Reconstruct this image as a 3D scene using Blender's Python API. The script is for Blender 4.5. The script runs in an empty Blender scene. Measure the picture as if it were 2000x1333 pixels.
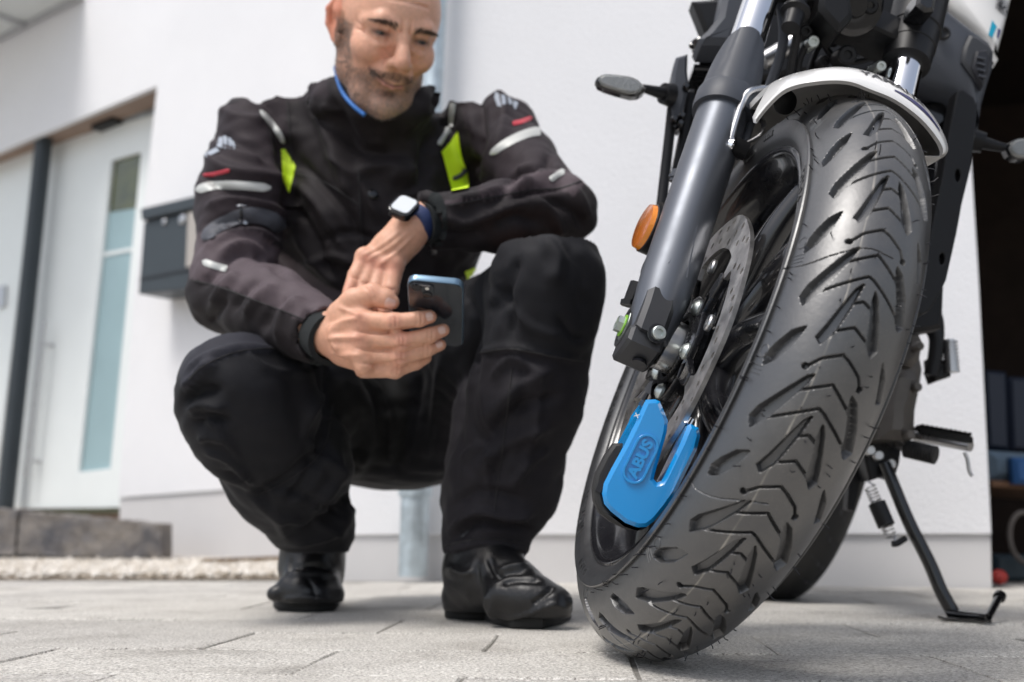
import bpy, math, random
import numpy as np
from mathutils import Vector, Matrix
from mathutils.bvhtree import BVHTree

random.seed(7); rng = np.random.default_rng(7)
sc = bpy.context.scene
COL = sc.collection

# ------------------------------------------------------------------ camera
F = 2154.45; PITCH = 0.171561; CAM_H = 0.12103
CX, CY = 1000.0, 666.5
cam_d = bpy.data.cameras.new('camera'); cam = bpy.data.objects.new('camera', cam_d); COL.objects.link(cam)
cam.location = (0, 0, CAM_H); cam.rotation_euler = (math.pi/2 + PITCH, 0, 0)
cam_d.sensor_width = 36; cam_d.lens = F/2000*36; cam_d.clip_start = .02; cam_d.clip_end = 3000
cam_d.dof.use_dof = True; cam_d.dof.focus_distance = 1.04; cam_d.dof.aperture_fstop = 4.8
sc.camera = cam

# ------------------------------------------------------------------ sky, sun, exposure (bright overcast)
SUN_EL = math.radians(52); SUN_AZ = math.radians(-48)      # azimuth from +Y towards +X
world = bpy.data.worlds.new('World'); sc.world = world; world.use_nodes = True
wn = world.node_tree; wn.nodes.clear()
w_out = wn.nodes.new('ShaderNodeOutputWorld'); w_bg = wn.nodes.new('ShaderNodeBackground')
w_sky = wn.nodes.new('ShaderNodeTexSky'); w_hsv = wn.nodes.new('ShaderNodeHueSaturation')
w_sky.sky_type = 'NISHITA'; w_sky.sun_disc = False; w_sky.sun_elevation = SUN_EL; w_sky.sun_rotation = SUN_AZ
w_sky.dust_density = 3.0; w_sky.air_density = 1.0; w_sky.ozone_density = 1.0
w_hsv.inputs['Saturation'].default_value = 0.55
w_bg.inputs['Strength'].default_value = 0.12
wn.links.new(w_sky.outputs[0], w_hsv.inputs['Color']); wn.links.new(w_hsv.outputs[0], w_bg.inputs[0]); wn.links.new(w_bg.outputs[0], w_out.inputs[0])
sun_d = bpy.data.lights.new('sun', 'SUN'); sun = bpy.data.objects.new('sun', sun_d); COL.objects.link(sun)
sun_d.energy = 1.5; sun_d.angle = math.radians(20); sun_d.color = (1.0, .97, .93)
sdir = Vector((math.sin(SUN_AZ)*math.cos(SUN_EL), math.cos(SUN_AZ)*math.cos(SUN_EL), math.sin(SUN_EL)))
# the sun stands behind the camera, up to the left
SUNV = Vector((-.38, -.34, 1.0)).normalized()
sun.rotation_euler = SUNV.to_track_quat('Z', 'Y').to_euler()
w_sky.sun_elevation = math.asin(SUNV.z); w_sky.sun_rotation = math.atan2(SUNV.x, SUNV.y)
sc.view_settings.view_transform = 'Standard'; sc.view_settings.look = 'None'
sc.view_settings.exposure = 0.57; sc.view_settings.gamma = 1.0; sc.view_settings.use_curve_mapping = False
sc.render.engine = 'CYCLES'; sc.cycles.use_denoising = True; sc.cycles.max_bounces = 8
sc.cycles.sample_clamp_indirect = 6.0

# ------------------------------------------------------------------ survey helpers: where things stood, from the photograph
O = np.array([0, 0, CAM_H]); FWD = np.array([0, math.cos(PITCH), math.sin(PITCH)]); UPV = np.array([0, -math.sin(PITCH), math.cos(PITCH)])
def ray(x, y): return FWD + np.array([1., 0, 0])*(x-CX)/F + UPV*(CY-y)/F
def P(x, y, Y):
    d = ray(x, y); return O + d*(Y/d[1])
def G(x, y, z=0.0):
    d = ray(x, y); return O + d*((z-CAM_H)/d[2])
def proj(Q):
    Q = np.asarray(Q, float) - O; d = Q@FWD
    return np.stack([CX + F*Q[..., 0]/d, CY - F*(Q@UPV)/d], -1)
def R(px, Y): return px*Y/F*1.0
class Plane:
    def __init__(s, o, nrm): s.o = np.array(o, float); s.n = np.array(nrm, float)/np.linalg.norm(nrm)
    def hit(s, x, y):
        d = ray(x, y); return O + d*(((s.o-O)@s.n)/(d@s.n))
    def off(s, k): return Plane(s.o + s.n*k, s.n)

# ------------------------------------------------------------------ object helpers
def tag(o, label=None, cat=None, group=None, kind=None):
    if label: o['label'] = label
    if cat: o['category'] = cat
    if group: o['group'] = group
    if kind: o['kind'] = kind
    return o
def empty(name, loc=(0, 0, 0)):
    o = bpy.data.objects.new(name, None); COL.objects.link(o); o.location = loc; o.empty_display_size = .05; return o
def link(name, me, mat=None, parent=None, smooth=None):
    if mat is not None: me.materials.append(mat)
    o = bpy.data.objects.new(name, me); COL.objects.link(o)
    if parent is not None:
        o.parent = parent
        root = parent
        off = Vector(parent.location) if parent.parent is None else Vector(parent.parent.location) + Vector(parent.location)
        o.location = -off            # vertices are in world metres
    if smooth is not None:
        me.polygons.foreach_set('use_smooth', [True]*len(me.polygons))
        if smooth < 179: me.set_sharp_from_angle(angle=math.radians(smooth))
    return o
def mesh(name, V, Fc, mat, parent=None, smooth=40):
    me = bpy.data.meshes.new(name); me.from_pydata([tuple(v) for v in V], [], [tuple(f) for f in Fc]); me.update()
    return link(name, me, mat, parent, smooth)
def bigmesh(name, V, Q, mat, parent=None, smooth=180):
    V = np.asarray(V, np.float32); Q = np.asarray(Q, np.int32); k = Q.shape[1]
    me = bpy.data.meshes.new(name); me.vertices.add(len(V)); me.vertices.foreach_set('co', V.ravel())
    me.loops.add(Q.size); me.loops.foreach_set('vertex_index', Q.ravel())
    me.polygons.add(len(Q)); me.polygons.foreach_set('loop_start', np.arange(0, Q.size, k, dtype=np.int32))
    me.polygons.foreach_set('loop_total', np.full(len(Q), k, np.int32)); me.update(calc_edges=True); me.validate()
    return link(name, me, mat, parent, smooth)
class MB:
    """collects shapes for ONE mesh"""
    def __init__(s): s.V = []; s.F = []
    def add(s, V, Fc):
        k = len(s.V); s.V += [tuple(map(float, v)) for v in V]; s.F += [tuple(i+k for i in f) for f in Fc]; return s
    def tube(s, pts, rad, n=14, caps=True, flat=None):
        pts = [np.array(p, float) for p in pts]
        if not hasattr(rad, '__len__'): rad = [rad]*len(pts)
        prev = None; V = []; Fc = []
        for i, p in enumerate(pts):
            a = pts[max(i-1, 0)]; b = pts[min(i+1, len(pts)-1)]; t = b-a; t /= (np.linalg.norm(t)+1e-12)
            if prev is None:
                x = np.cross(t, [0, 0, 1.]);
                if np.linalg.norm(x) < .1: x = np.cross(t, [1., 0, 0])
            else: x = prev - t*(prev@t)
            x /= np.linalg.norm(x); prev = x; y = np.cross(t, x)
            for k in range(n):
                c = 2*math.pi*k/n; V.append(p + rad[i]*(math.cos(c)*x + math.sin(c)*y*(flat or 1)))
        for i in range(len(pts)-1):
            for k in range(n):
                k2 = (k+1) % n; Fc.append((i*n+k, i*n+k2, (i+1)*n+k2, (i+1)*n+k))
        if caps: Fc.append(tuple(range(n))[::-1]); Fc.append(tuple((len(pts)-1)*n+k for k in range(n)))
        return s.add(V, Fc)
    def lathe(s, c, ax, prof, n=32, closed=False, x0=None):
        """prof: (along axis, radius)"""
        c = np.array(c, float); ax = np.array(ax, float); ax /= np.linalg.norm(ax)
        x = np.cross(ax, [0, 0, 1.]) if x0 is None else np.array(x0, float)
        if np.linalg.norm(x) < .1: x = np.cross(ax, [1., 0, 0])
        x /= np.linalg.norm(x); y = np.cross(ax, x); V = []; Fc = []; m = len(prof)
        for k in range(n):
            a = 2*math.pi*k/n
            for (h, r) in prof: V.append(c + ax*h + r*(math.cos(a)*x + math.sin(a)*y))
        for k in range(n):
            k2 = (k+1) % n
            for j in range(m-1 if not closed else m):
                j2 = (j+1) % m; Fc.append((k*m+j, k2*m+j, k2*m+j2, k*m+j2))
        if not closed:
            if prof[0][1] > 1e-5: Fc.append(tuple(k*m for k in range(n))[::-1])
            if prof[-1][1] > 1e-5: Fc.append(tuple(k*m+m-1 for k in range(n)))
        return s.add(V, Fc)
    def prism(s, front, vec, bev=0.0):
        """front: 3D outline; extruded along vec; bev = edge bevel inset"""
        f = [np.array(p, float) for p in front]; n = len(f); vec = np.array(vec, float); L = np.linalg.norm(vec); c = sum(f)/n
        if bev > 0:
            d = vec/L
            def inset(p, i):
                a = f[i-1]-p; b = f[(i+1) % n]-p; a /= np.linalg.norm(a)+1e-9; b /= np.linalg.norm(b)+1e-9
                q = a+b; 
                crossz = np.cross(f[i]-f[i-1], f[(i+1) % n]-f[i])@d
                sgn = 1 if crossz*area > 0 else -1
                m = np.linalg.norm(q)
                if m < .08: 
                    q = np.cross(d, f[(i+1) % n]-f[i-1]); q /= np.linalg.norm(q)+1e-9; return p + q*bev*(1 if area > 0 else -1)
                si = max(.35, math.sqrt(max(0, (1-(a@b))/2))); return p + q/m*bev/si*sgn
            area = sum(np.cross(f[i]-c, f[(i+1) % n]-c) for i in range(n))@d
            fi = [inset(f[i], i) for i in range(n)]
            rings = [fi, [p+d*bev for p in f], [p+vec-d*bev for p in f], [p+vec for p in fi]]
        else: rings = [f, [p+vec for p in f]]
        V = [p for r_ in rings for p in r_]; Fc = []
        for i in range(len(rings)-1):
            for k in range(n):
                k2 = (k+1) % n; Fc.append((i*n+k, i*n+k2, (i+1)*n+k2, (i+1)*n+k))
        Fc.append(tuple(range(n))[::-1]); Fc.append(tuple((len(rings)-1)*n+k for k in range(n)))
        return s.add(V, Fc)
    def ball(s, c, r, n=12, sx=(1, 1, 1), axes=None):
        c = np.array(c, float); A = np.eye(3) if axes is None else np.array(axes, float)
        V = []; Fc = []; m = n//2+1
        for i in range(m):
            t = math.pi*i/(m-1)
            for k in range(n):
                a = 2*math.pi*k/n; q = (math.sin(t)*math.cos(a)*sx[0], math.sin(t)*math.sin(a)*sx[1], math.cos(t)*sx[2])
                V.append(c + r*(q[0]*A[0]+q[1]*A[1]+q[2]*A[2]))
        for i in range(m-1):
            for k in range(n): Fc.append((i*n+k, (i+1)*n+k, (i+1)*n+(k+1) % n, i*n+(k+1) % n))
        return s.add(V, Fc)
    def box(s, c, X, Y, Z):
        c, X, Y, Z = [np.array(q, float) for q in (c, X, Y, Z)]
        f = [c-X-Y-Z, c+X-Y-Z, c+X+Y-Z, c-X+Y-Z]; return s.prism(f, 2*Z, min(np.linalg.norm(X), np.linalg.norm(Y), np.linalg.norm(Z))*.18)
    def build(s, name, mat, parent=None, smooth=40):
        o = mesh(name, s.V, s.F, mat, parent, smooth)
        import bmesh
        bm = bmesh.new(); bm.from_mesh(o.data); bmesh.ops.remove_doubles(bm, verts=bm.verts, dist=1e-6); bmesh.ops.recalc_face_normals(bm, faces=bm.faces)
        bm.to_mesh(o.data); bm.free()
        if smooth is not None: o.data.set_sharp_from_angle(angle=math.radians(smooth))
        return o
def spline(pts, n=8):
    """catmull-rom through points"""
    p = [np.array(q, float) for q in pts]; p = [2*p[0]-p[1]] + p + [2*p[-1]-p[-2]]; out = []
    for i in range(1, len(p)-2):
        for k in range(n):
            t = k/n; out.append(.5*((2*p[i]) + (-p[i-1]+p[i+1])*t + (2*p[i-1]-5*p[i]+4*p[i+1]-p[i+2])*t*t + (-p[i-1]+3*p[i]-3*p[i+1]+p[i+2])*t**3))
    out.append(p[-2]); return out
def PX(lst, Y): return [P(x, y, Y) for x, y in lst]
def PXY(lst): return [P(x, y, Y) for x, y, Y in lst]
def curve2d(loops, depth, bevel=0, res=1):
    """filled 2D outline with holes -> mesh data (local xy, extruded in z)"""
    cu = bpy.data.curves.new('tmp', 'CURVE'); cu.dimensions = '2D'; cu.fill_mode = 'BOTH'; cu.extrude = depth/2; cu.bevel_depth = bevel; cu.bevel_resolution = 1
    for lp in loops:
        sp = cu.splines.new('POLY'); sp.points.add(len(lp)-1); sp.use_cyclic_u = True
        sp.points.foreach_set('co', [c for q in lp for c in (q[0], q[1], 0, 1)])
    o = bpy.data.objects.new('tmp', cu); COL.objects.link(o); dg = bpy.context.evaluated_depsgraph_get()
    me = bpy.data.meshes.new_from_object(o.evaluated_get(dg)); bpy.data.objects.remove(o); bpy.data.curves.remove(cu); return me
def xf(me, o, X, Y, Z):
    n = len(me.vertices); co = np.empty(n*3, np.float32); me.vertices.foreach_get('co', co); co = co.reshape(-1, 3)
    W = np.array(o)+co[:, :1]*np.array(X)+co[:, 1:2]*np.array(Y)+co[:, 2:]*np.array(Z)
    me.vertices.foreach_set('co', W.astype(np.float32).ravel()); me.update(); return me
def text_mesh(txt, depth=.0, size=1.0, bold=0.0):
    cu = bpy.data.curves.new('tmp', 'FONT'); cu.body = txt; cu.size = size; cu.extrude = depth; cu.offset = bold; cu.align_x = 'CENTER'; cu.align_y = 'CENTER'; cu.resolution_u = 3
    o = bpy.data.objects.new('tmp', cu); COL.objects.link(o); dg = bpy.context.evaluated_depsgraph_get()
    me = bpy.data.meshes.new_from_object(o.evaluated_get(dg)); bpy.data.objects.remove(o); bpy.data.curves.remove(cu); return me

# ------------------------------------------------------------------ materials
def mat(name, col, rough=.5, metal=0., bump=0., bscale=200., var=0., vscale=8., col2=None, coat=0., trans=0., ior=1.5, sheen=0., attr=None, spec=None, detail=6., rvar=0., dist=.001, emis=None):
    m = bpy.data.materials.new(name); m.use_nodes = True; nt = m.node_tree; b = nt.nodes['Principled BSDF']; L = nt.links.new
    b.inputs['Base Color'].default_value = (*col, 1); b.inputs['Roughness'].default_value = rough; b.inputs['Metallic'].default_value = metal
    b.inputs['Coat Weight'].default_value = coat; b.inputs['Coat Roughness'].default_value = .04; b.inputs['Transmission Weight'].default_value = trans; b.inputs['IOR'].default_value = ior
    b.inputs['Sheen Weight'].default_value = sheen; b.inputs['Sheen Roughness'].default_value = .4
    if spec is not None: b.inputs['Specular IOR Level'].default_value = spec
    geo = nt.nodes.new('ShaderNodeNewGeometry'); pos = geo.outputs['Position']
    csrc = None
    if attr:
        a = nt.nodes.new('ShaderNodeAttribute'); a.attribute_name = attr; csrc = a.outputs['Color']
    if var > 0 or col2 is not None:
        nz = nt.nodes.new('ShaderNodeTexNoise'); nz.inputs['Scale'].default_value = vscale; nz.inputs['Detail'].default_value = detail; nz.inputs['Roughness'].default_value = .6; L(pos, nz.inputs['Vector'])
        rp = nt.nodes.new('ShaderNodeValToRGB'); rp.color_ramp.elements[0].position = .35; rp.color_ramp.elements[1].position = .65; L(nz.outputs['Fac'], rp.inputs['Fac'])
        if csrc is None:
            c2 = col2 if col2 is not None else tuple(c*(1+var) for c in col)
            c1 = col if col2 is not None else tuple(c*(1-var) for c in col)
            rp.color_ramp.elements[0].color = (*c1, 1); rp.color_ramp.elements[1].color = (*c2, 1); csrc = rp.outputs['Color']
        else:
            rp.color_ramp.elements[0].color = (1-var,)*3+(1,); rp.color_ramp.elements[1].color = (1+var,)*3+(1,)
            mx = nt.nodes.new('ShaderNodeMix'); mx.data_type = 'RGBA'; mx.blend_type = 'MULTIPLY'; mx.inputs[0].default_value = 1; L(csrc, mx.inputs[6]); L(rp.outputs['Color'], mx.inputs[7]); csrc = mx.outputs[2]
    if csrc is not None: L(csrc, b.inputs['Base Color'])
    if bump > 0:
        nb = nt.nodes.new('ShaderNodeTexNoise'); nb.inputs['Scale'].default_value = bscale; nb.inputs['Detail'].default_value = 4; L(pos, nb.inputs['Vector'])
        bp = nt.nodes.new('ShaderNodeBump'); bp.inputs['Strength'].default_value = bump; bp.inputs['Distance'].default_value = dist; L(nb.outputs['Fac'], bp.inputs['Height']); L(bp.outputs[0], b.inputs['Normal'])
    if rvar > 0:
        nr = nt.nodes.new('ShaderNodeTexNoise'); nr.inputs['Scale'].default_value = 30; nr.inputs['Detail'].default_value = 5; L(pos, nr.inputs['Vector'])
        mr = nt.nodes.new('ShaderNodeMapRange'); mr.inputs['From Min'].default_value = .3; mr.inputs['From Max'].default_value = .7; mr.inputs['To Min'].default_value = max(.02, rough-rvar); mr.inputs['To Max'].default_value = min(1, rough+rvar)
        L(nr.outputs['Fac'], mr.inputs['Value']); L(mr.outputs[0], b.inputs['Roughness'])
    if emis: b.inputs['Emission Color'].default_value = (*emis[0], 1); b.inputs['Emission Strength'].default_value = emis[1]
    return m
M = dict(
 stucco=mat('white_stucco', (.82, .82, .835), .9, bump=.8, bscale=180, var=.02, vscale=2, dist=.003),
 plinth=mat('plinth_render', (.62, .61, .61), .9, bump=.3, bscale=300, var=.02, vscale=4, dist=.0015),
 soffit=mat('soffit_paint', (.33, .24, .19), .8, var=.05),
 door=mat("door_paint", (.86, .90, .89), .45, var=.01),
 frosted=mat('frosted_glass', (.33, .47, .50), .35, var=.04, vscale=3),
 darkglass=mat('painted_reflection_glass', (.05, .06, .02), .08, col2=(.10, .11, .03), vscale=9, coat=.5),  # mottled dark green paints the reflections into the pane's colour
 anthracite=mat('anthracite_metal', (.035, .046, .055), .45, var=.05),
 steel=mat('brushed_steel', (.55, .55, .56), .32, metal=1, rvar=.08),
 galv=mat('galvanised_zinc', (.50, .57, .61), .5, metal=.75, var=.15, vscale=30, rvar=.1),
 stone=mat('granite_block', (.11, .11, .12), .85, col2=(.26, .235, .21), vscale=9, bump=1, bscale=60, dist=.008),
 gravel=mat('pale_gravel', (.52, .46, .38), .9, col2=(.80, .76, .70), vscale=28, detail=1),
 soil=mat('gravel_bed', (.50, .44, .37), .95, bump=1, bscale=40, dist=.01, col2=(.36, .30, .24), vscale=20),
 ground=mat('far_ground', (.34, .33, .31), .95, bump=.5, bscale=60, var=.15, vscale=2),
 joint=mat('joint_sand', (.20, .19, .17), .95, bump=.8, bscale=200, var=.3, vscale=60),
 blk=mat('black_plastic', (.008, .008, .009), .42, spec=.28, bump=.12, bscale=900, var=.1, dist=.0004),
 blkgloss=mat('gloss_black', (.006, .006, .007), .12, coat=.3),
 rimblk=mat('rim_black', (.010, .010, .012), .24, coat=.5, rvar=.06),
 grey=mat('grey_plastic', (.050, .055, .067), .48, spec=.4, bump=.15, bscale=1100, dist=.0004, rvar=.05),
 forkpaint=mat('fork_lower_paint', (.125, .135, .155), .42, metal=.6, rvar=.05),
 forkblk=mat('fork_clamp_paint', (.045, .046, .050), .42, metal=.3, bump=.08, bscale=1500, dist=.0003),
 chrome=mat('chrome', (.82, .83, .86), .06, metal=1),
 alu=mat('machined_aluminium', (.60, .60, .60), .28, metal=1, rvar=.08),
 disc=mat('brake_disc_steel', (.60, .58, .56), .40, metal=1, var=.15, vscale=90, rvar=.12),
 zinc=mat('zinc_bolt', (.58, .62, .60), .40, metal=1),
 green=mat('green_mark_paint', (.22, .50, .04), .5),
 white=mat('white_gloss_paint', (.80, .79, .77), .22, coat=.6),
 under=mat('fender_underside', (.40, .39, .38), .75, var=.1, vscale=30, bump=.2, bscale=400),
 orange=mat('orange_reflector', (.85, .26, .01), .18, coat=.8, bump=.6, bscale=600, dist=.001),
 orange2=mat('orange_reflector_face', (.45, .12, .01), .15, coat=.8, bump=.5, bscale=500, dist=.001),
 lens=mat('clear_lens', (.9, .92, .93), .05, trans=1.0, ior=1.45),
 lensin=mat('lens_inner', (.30, .30, .29), .3, metal=.6, bump=.6, bscale=300, dist=.002),
 blue=mat('blue_lacquer', (.003, .25, .62), .16, coat=.7, rvar=.04),
 teal=mat('teal_print', (.0, .33, .50), .3), navy=mat('navy_print', (.02, .02, .12), .3), ink=mat('black_print', (.012, .012, .016), .35),
 rubber=mat('ribbed_rubber', (.016, .016, .016), .65),
 engine=mat('engine_case', (.095, .086, .078), .48, metal=.4, bump=.25, bscale=500, var=.15, vscale=20, dist=.0006),
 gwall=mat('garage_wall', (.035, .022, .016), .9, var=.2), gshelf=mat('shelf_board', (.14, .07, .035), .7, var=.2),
 gbox=mat('dark_blue_crate', (.012, .018, .035), .5), gbag=mat('blue_bag', (.02, .09, .25), .6), gcloth=mat('grey_blue_cloth', (.12, .17, .22), .8, var=.2), ghose=mat('grey_hose', (.10, .085, .075), .6), gred=mat('red_plastic', (.45, .04, .03), .5),
)
# ================================================================== THE SETTING
GA, GB = G(800, 1135), G(1935, 1148)
e1 = GB-GA; e1 /= np.linalg.norm(e1); n1 = np.array([e1[1], -e1[0], 0.])        # faces the camera
W1 = Plane(GA, n1)
W2a = G(400, 1097); e2 = np.array([-.80, .60, 0.]); n2 = np.array([-.60, -.80, 0.])
W2 = Plane(W2a, n2)
def wallpart(name, pl, outer, holes, thick, m, parent, proud=0.0, smooth=30):
    """outline surveyed on the wall plane, real thickness going into the wall"""
    X = np.cross([0, 0, 1.], pl.n); X /= np.linalg.norm(X); Z = np.array([0, 0, 1.])
    def loc(lst):
        r_ = []
        for q in lst:
            h = pl.hit(*q)-pl.o; r_.append((h@X, h[2]))
        return r_
    me = curve2d([loc(outer)]+[loc(h) for h in holes], thick)
    xf(me, pl.o + pl.n*(proud-thick/2), X, Z, pl.n)
    return link(name, me, m, parent, smooth)

ground = mesh('ground', [(-400, -300, -.075), (400, -300, -.075), (400, 900, -.075), (-400, 900, -.075)], [(0, 1, 2, 3)], M['ground'], None, None); tag(ground, kind='structure')

# --- concrete paving: every paver a piece of its own
mp = bpy.data.materials.new('concrete_paver'); mp.use_nodes = True
nt = mp.node_tree; b = nt.nodes['Principled BSDF']; L = nt.links.new
geo = nt.nodes.new('ShaderNodeNewGeometry'); oi = nt.nodes.new('ShaderNodeObjectInfo')
def nz(scale, det=3, rough=.6):
    k = nt.nodes.new('ShaderNodeTexNoise'); k.inputs['Scale'].default_value = scale; k.inputs['Detail'].default_value = det; k.inputs['Roughness'].default_value = rough; L(geo.outputs['Position'], k.inputs['Vector']); return k
def ramp(src, stops):
    k = nt.nodes.new('ShaderNodeValToRGB'); cr = k.color_ramp
    while len(cr.elements) < len(stops): cr.elements.new(.5)
    for e_, (p_, c_) in zip(cr.elements, stops): e_.position = p_; e_.color = (*c_, 1)
    L(src, k.inputs['Fac']); return k
def mixc(a_, b_, fac, mode='MULTIPLY'):
    k = nt.nodes.new('ShaderNodeMix'); k.data_type = 'RGBA'; k.blend_type = mode
    if isinstance(fac, float): k.inputs[0].default_value = fac
    else: L(fac, k.inputs[0])
    L(a_, k.inputs[6]); L(b_, k.inputs[7]); return k
grain = nz(330, 4, .75); grainr = ramp(grain.outputs['Fac'], [(.32, (.10, .09, .08)), (.44, (.44, .42, .39)), (.55, (.66, .64, .60)), (.70, (.92, .90, .86))])
blot = nz(7, 5); blotr = ramp(blot.outputs['Fac'], [(.3, (.74, .73, .72)), (.5, (.95, .95, .95)), (.7, (1, 1, 1))])
c1 = mixc(grainr.outputs[0], blotr.outputs[0], 1.0)
spots = nt.nodes.new('ShaderNodeTexVoronoi'); spots.inputs['Scale'].default_value = 95; L(geo.outputs['Position'], spots.inputs['Vector'])
spr = ramp(spots.outputs['Distance'], [(.0, (.45, .38, .32)), (.10, (.7, .66, .62)), (.16, (1, 1, 1))])
spm = nz(14, 2); spmr = ramp(spm.outputs['Fac'], [(.52, (0, 0, 0)), (.62, (1, 1, 1))])
c2 = mixc(c1.outputs[2], spr.outputs[0], spmr.outputs[0])
rnd = ramp(oi.outputs['Random'], [(0, (.90, .89, .88)), (1, (1.06, 1.05, 1.03))])
c3 = mixc(c2.outputs[2], rnd.outputs[0], 1.0); L(c3.outputs[2], b.inputs['Base Color']); b.inputs['Roughness'].default_value = .92
bp = nt.nodes.new('ShaderNodeBump'); bp.inputs['Strength'].default_value = .9; bp.inputs['Distance'].default_value = .0016; L(grain.outputs['Fac'], bp.inputs['Height'])
bp2 = nt.nodes.new('ShaderNodeBump'); bp2.inputs['Strength'].default_value = .8; bp2.inputs['Distance'].default_value = .006; nn = nz(60, 4); L(nn.outputs['Fac'], bp2.inputs['Height']); L(bp.outputs[0], bp2.inputs['Normal']); L(bp2.outputs[0], b.inputs['Normal'])
drive = mesh('driveway', [(-3.2, -1.0, -.0026), (3.6, -1.0, -.0026), (3.6, 6.5, -.0026), (-3.2, 6.5, -.0026)], [(0, 1, 2, 3)], M['joint'], None, None); tag(drive, kind='structure')
PL, PWd, GAP = .30, .20, .0022
def paver_mesh(seed):
    r_ = random.Random(seed); nx, ny = 5, 4; V = []; Fc = []
    a, b_ = PL/2-GAP/2, PWd/2-GAP/2; bv = .0013
    ring = []
    def edge(p, q, k): return [(p[0]+(q[0]-p[0])*i/k, p[1]+(q[1]-p[1])*i/k) for i in range(k)]
    out = edge((-a, -b_), (a, -b_), 6)+edge((a, -b_), (a, b_), 4)+edge((a, b_), (-a, b_), 6)+edge((-a, b_), (-a, -b_), 4)
    out = [(x+r_.uniform(-.0012, .0012), y+r_.uniform(-.0012, .0012)) for x, y in out]; n = len(out)
    for x, y in out: V.append((x, y, -.05))
    for x, y in out: V.append((x, y, -bv*r_.uniform(.6, 1.9)))
    for x, y in out: V.append((x*(1-bv*1.3/a), y*(1-bv*1.3/b_), 0))
    for i in range(n):
        j = (i+1) % n; Fc.append((i, j, n+j, n+i)); Fc.append((n+i, n+j, 2*n+j, 2*n+i))
    Fc.append(tuple(2*n+i for i in range(n)))
    me = bpy.data.meshes.new('paver'); me.from_pydata(V, [], Fc); me.update(); me.materials.append(mp)
    me.polygons.foreach_set('use_smooth', [True]*len(me.polygons)); me.set_sharp_from_angle(angle=math.radians(35)); return me
pm = [paver_mesh(i) for i in range(5)]
ang = math.radians(-4.0); ca, sa = math.cos(ang), math.sin(ang); cnt = 0; cand = []
for j in range(-6, 40):
    for i in range(-20, 22):
        lx = (i+(.5 if j % 2 else 0)+.13)*PL; ly = (j+.36)*PWd
        x = lx*ca-ly*sa; y = lx*sa+ly*ca
        if not (-2.6 < x < 2.9 and .25 < y): continue
        wl_ = (np.array([x, y, 0])-GA)@n1
        if x > GA[0]-.35 and wl_ < -.02 and x < 1.2: continue
        wl2 = (np.array([x, y, 0])-W2a)@n2
        if y > 2.92+(.0 if x < -.55 else 9): continue
        if y > 3.4: continue
        vis = abs(x) < .52*y+.30
        if not vis and not (abs(x) < 1.5 and y < 2.2): continue
        cand.append((y+abs(x)*.3, x, y))
cand.sort()
for q, (_, x, y) in enumerate(cand[:298]):
    o = bpy.data.objects.new('paver', pm[q % 5]); COL.objects.link(o); o.parent = drive
    o.location = (x, y, -.001+random.uniform(-.0012, .0012)); o.rotation_euler = (random.uniform(-.004, .004), random.uniform(-.004, .004), ang+random.choice((0, math.pi))+random.uniform(-.006, .006))
# remaining area right up to the walls and beyond the frame: one joined field
MBp = MB()
for q, (_, x, y) in enumerate(cand[298:]):
    c_ = np.array([x, y, -.03]); MBp.box(c_, np.array([ca, sa, 0])*(PL-GAP)/2, np.array([-sa, ca, 0])*(PWd-GAP)/2, (0, 0, .029))
if MBp.V: tag(MBp.build('paver_field', mp, drive, 30), kind='stuff')

# --- gravel bed beside the drive
gb_pts = [(-3.2, 2.93, -.001), (-.50, 2.93, -.001), (-.50, 6.4, -.001), (-3.2, 6.4, -.001)]
gp = mesh('gravel_ground', gb_pts, [(0, 1, 2, 3)], M['soil'], None, None); tag(gp, kind='structure')
N = 15000; gx = rng.uniform(-2.6, -.50, N); gy = 2.95+rng.uniform(0, 1, N)**1.3*2.5
keep = ((np.stack([gx, gy], 1)-W2a[:2])@n2[:2] > .01)&(np.abs(gx) < .56*gy+.2); gx, gy = gx[keep], gy[keep]; N = len(gx)
octa = np.array([(1, 0, 0), (-1, 0, 0), (0, 1, 0), (0, -1, 0), (0, 0, 1), (0, 0, -1)], float); of = np.array([(0, 2, 4), (2, 1, 4), (1, 3, 4), (3, 0, 4), (2, 0, 5), (1, 2, 5), (3, 1, 5), (0, 3, 5)])
s_ = rng.uniform(.005, .013, (N, 1, 1)); jit = rng.uniform(.65, 1.3, (N, 6, 3)); th_ = rng.uniform(0, 6.28, N)
Vg = octa[None]*jit*s_*np.array([1, 1, .7]); Vx = Vg[..., 0]*np.cos(th_)[:, None]-Vg[..., 1]*np.sin(th_)[:, None]; Vy = Vg[..., 0]*np.sin(th_)[:, None]+Vg[..., 1]*np.cos(th_)[:, None]
Vg = np.stack([Vx+gx[:, None], Vy+gy[:, None], Vg[..., 2]+.004+rng.uniform(0, .012, N)[:, None]], -1).reshape(-1, 3)
Fg = (of[None]+6*np.arange(N)[:, None, None]).reshape(-1, 3)
g_ = bigmesh('gravel', Vg, Fg, M['gravel'], None, None); tag(g_, 'loose pale gravel filling the strip in front of the house wall', 'gravel', kind='stuff')
ed = MB(); a_ = G(395, 1110); b2 = G(560, 1101); ed.prism([a_, b2, b2+[0, .02, 0], a_+[0, .02, 0]], (0, 0, .03), .003)
tag(ed.build('timber_edging', mat('weathered_timber', (.28, .18, .09), .8, var=.3, vscale=30)), 'thin brown timber edging strip lying in the gravel behind the left boot', 'edging')

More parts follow.
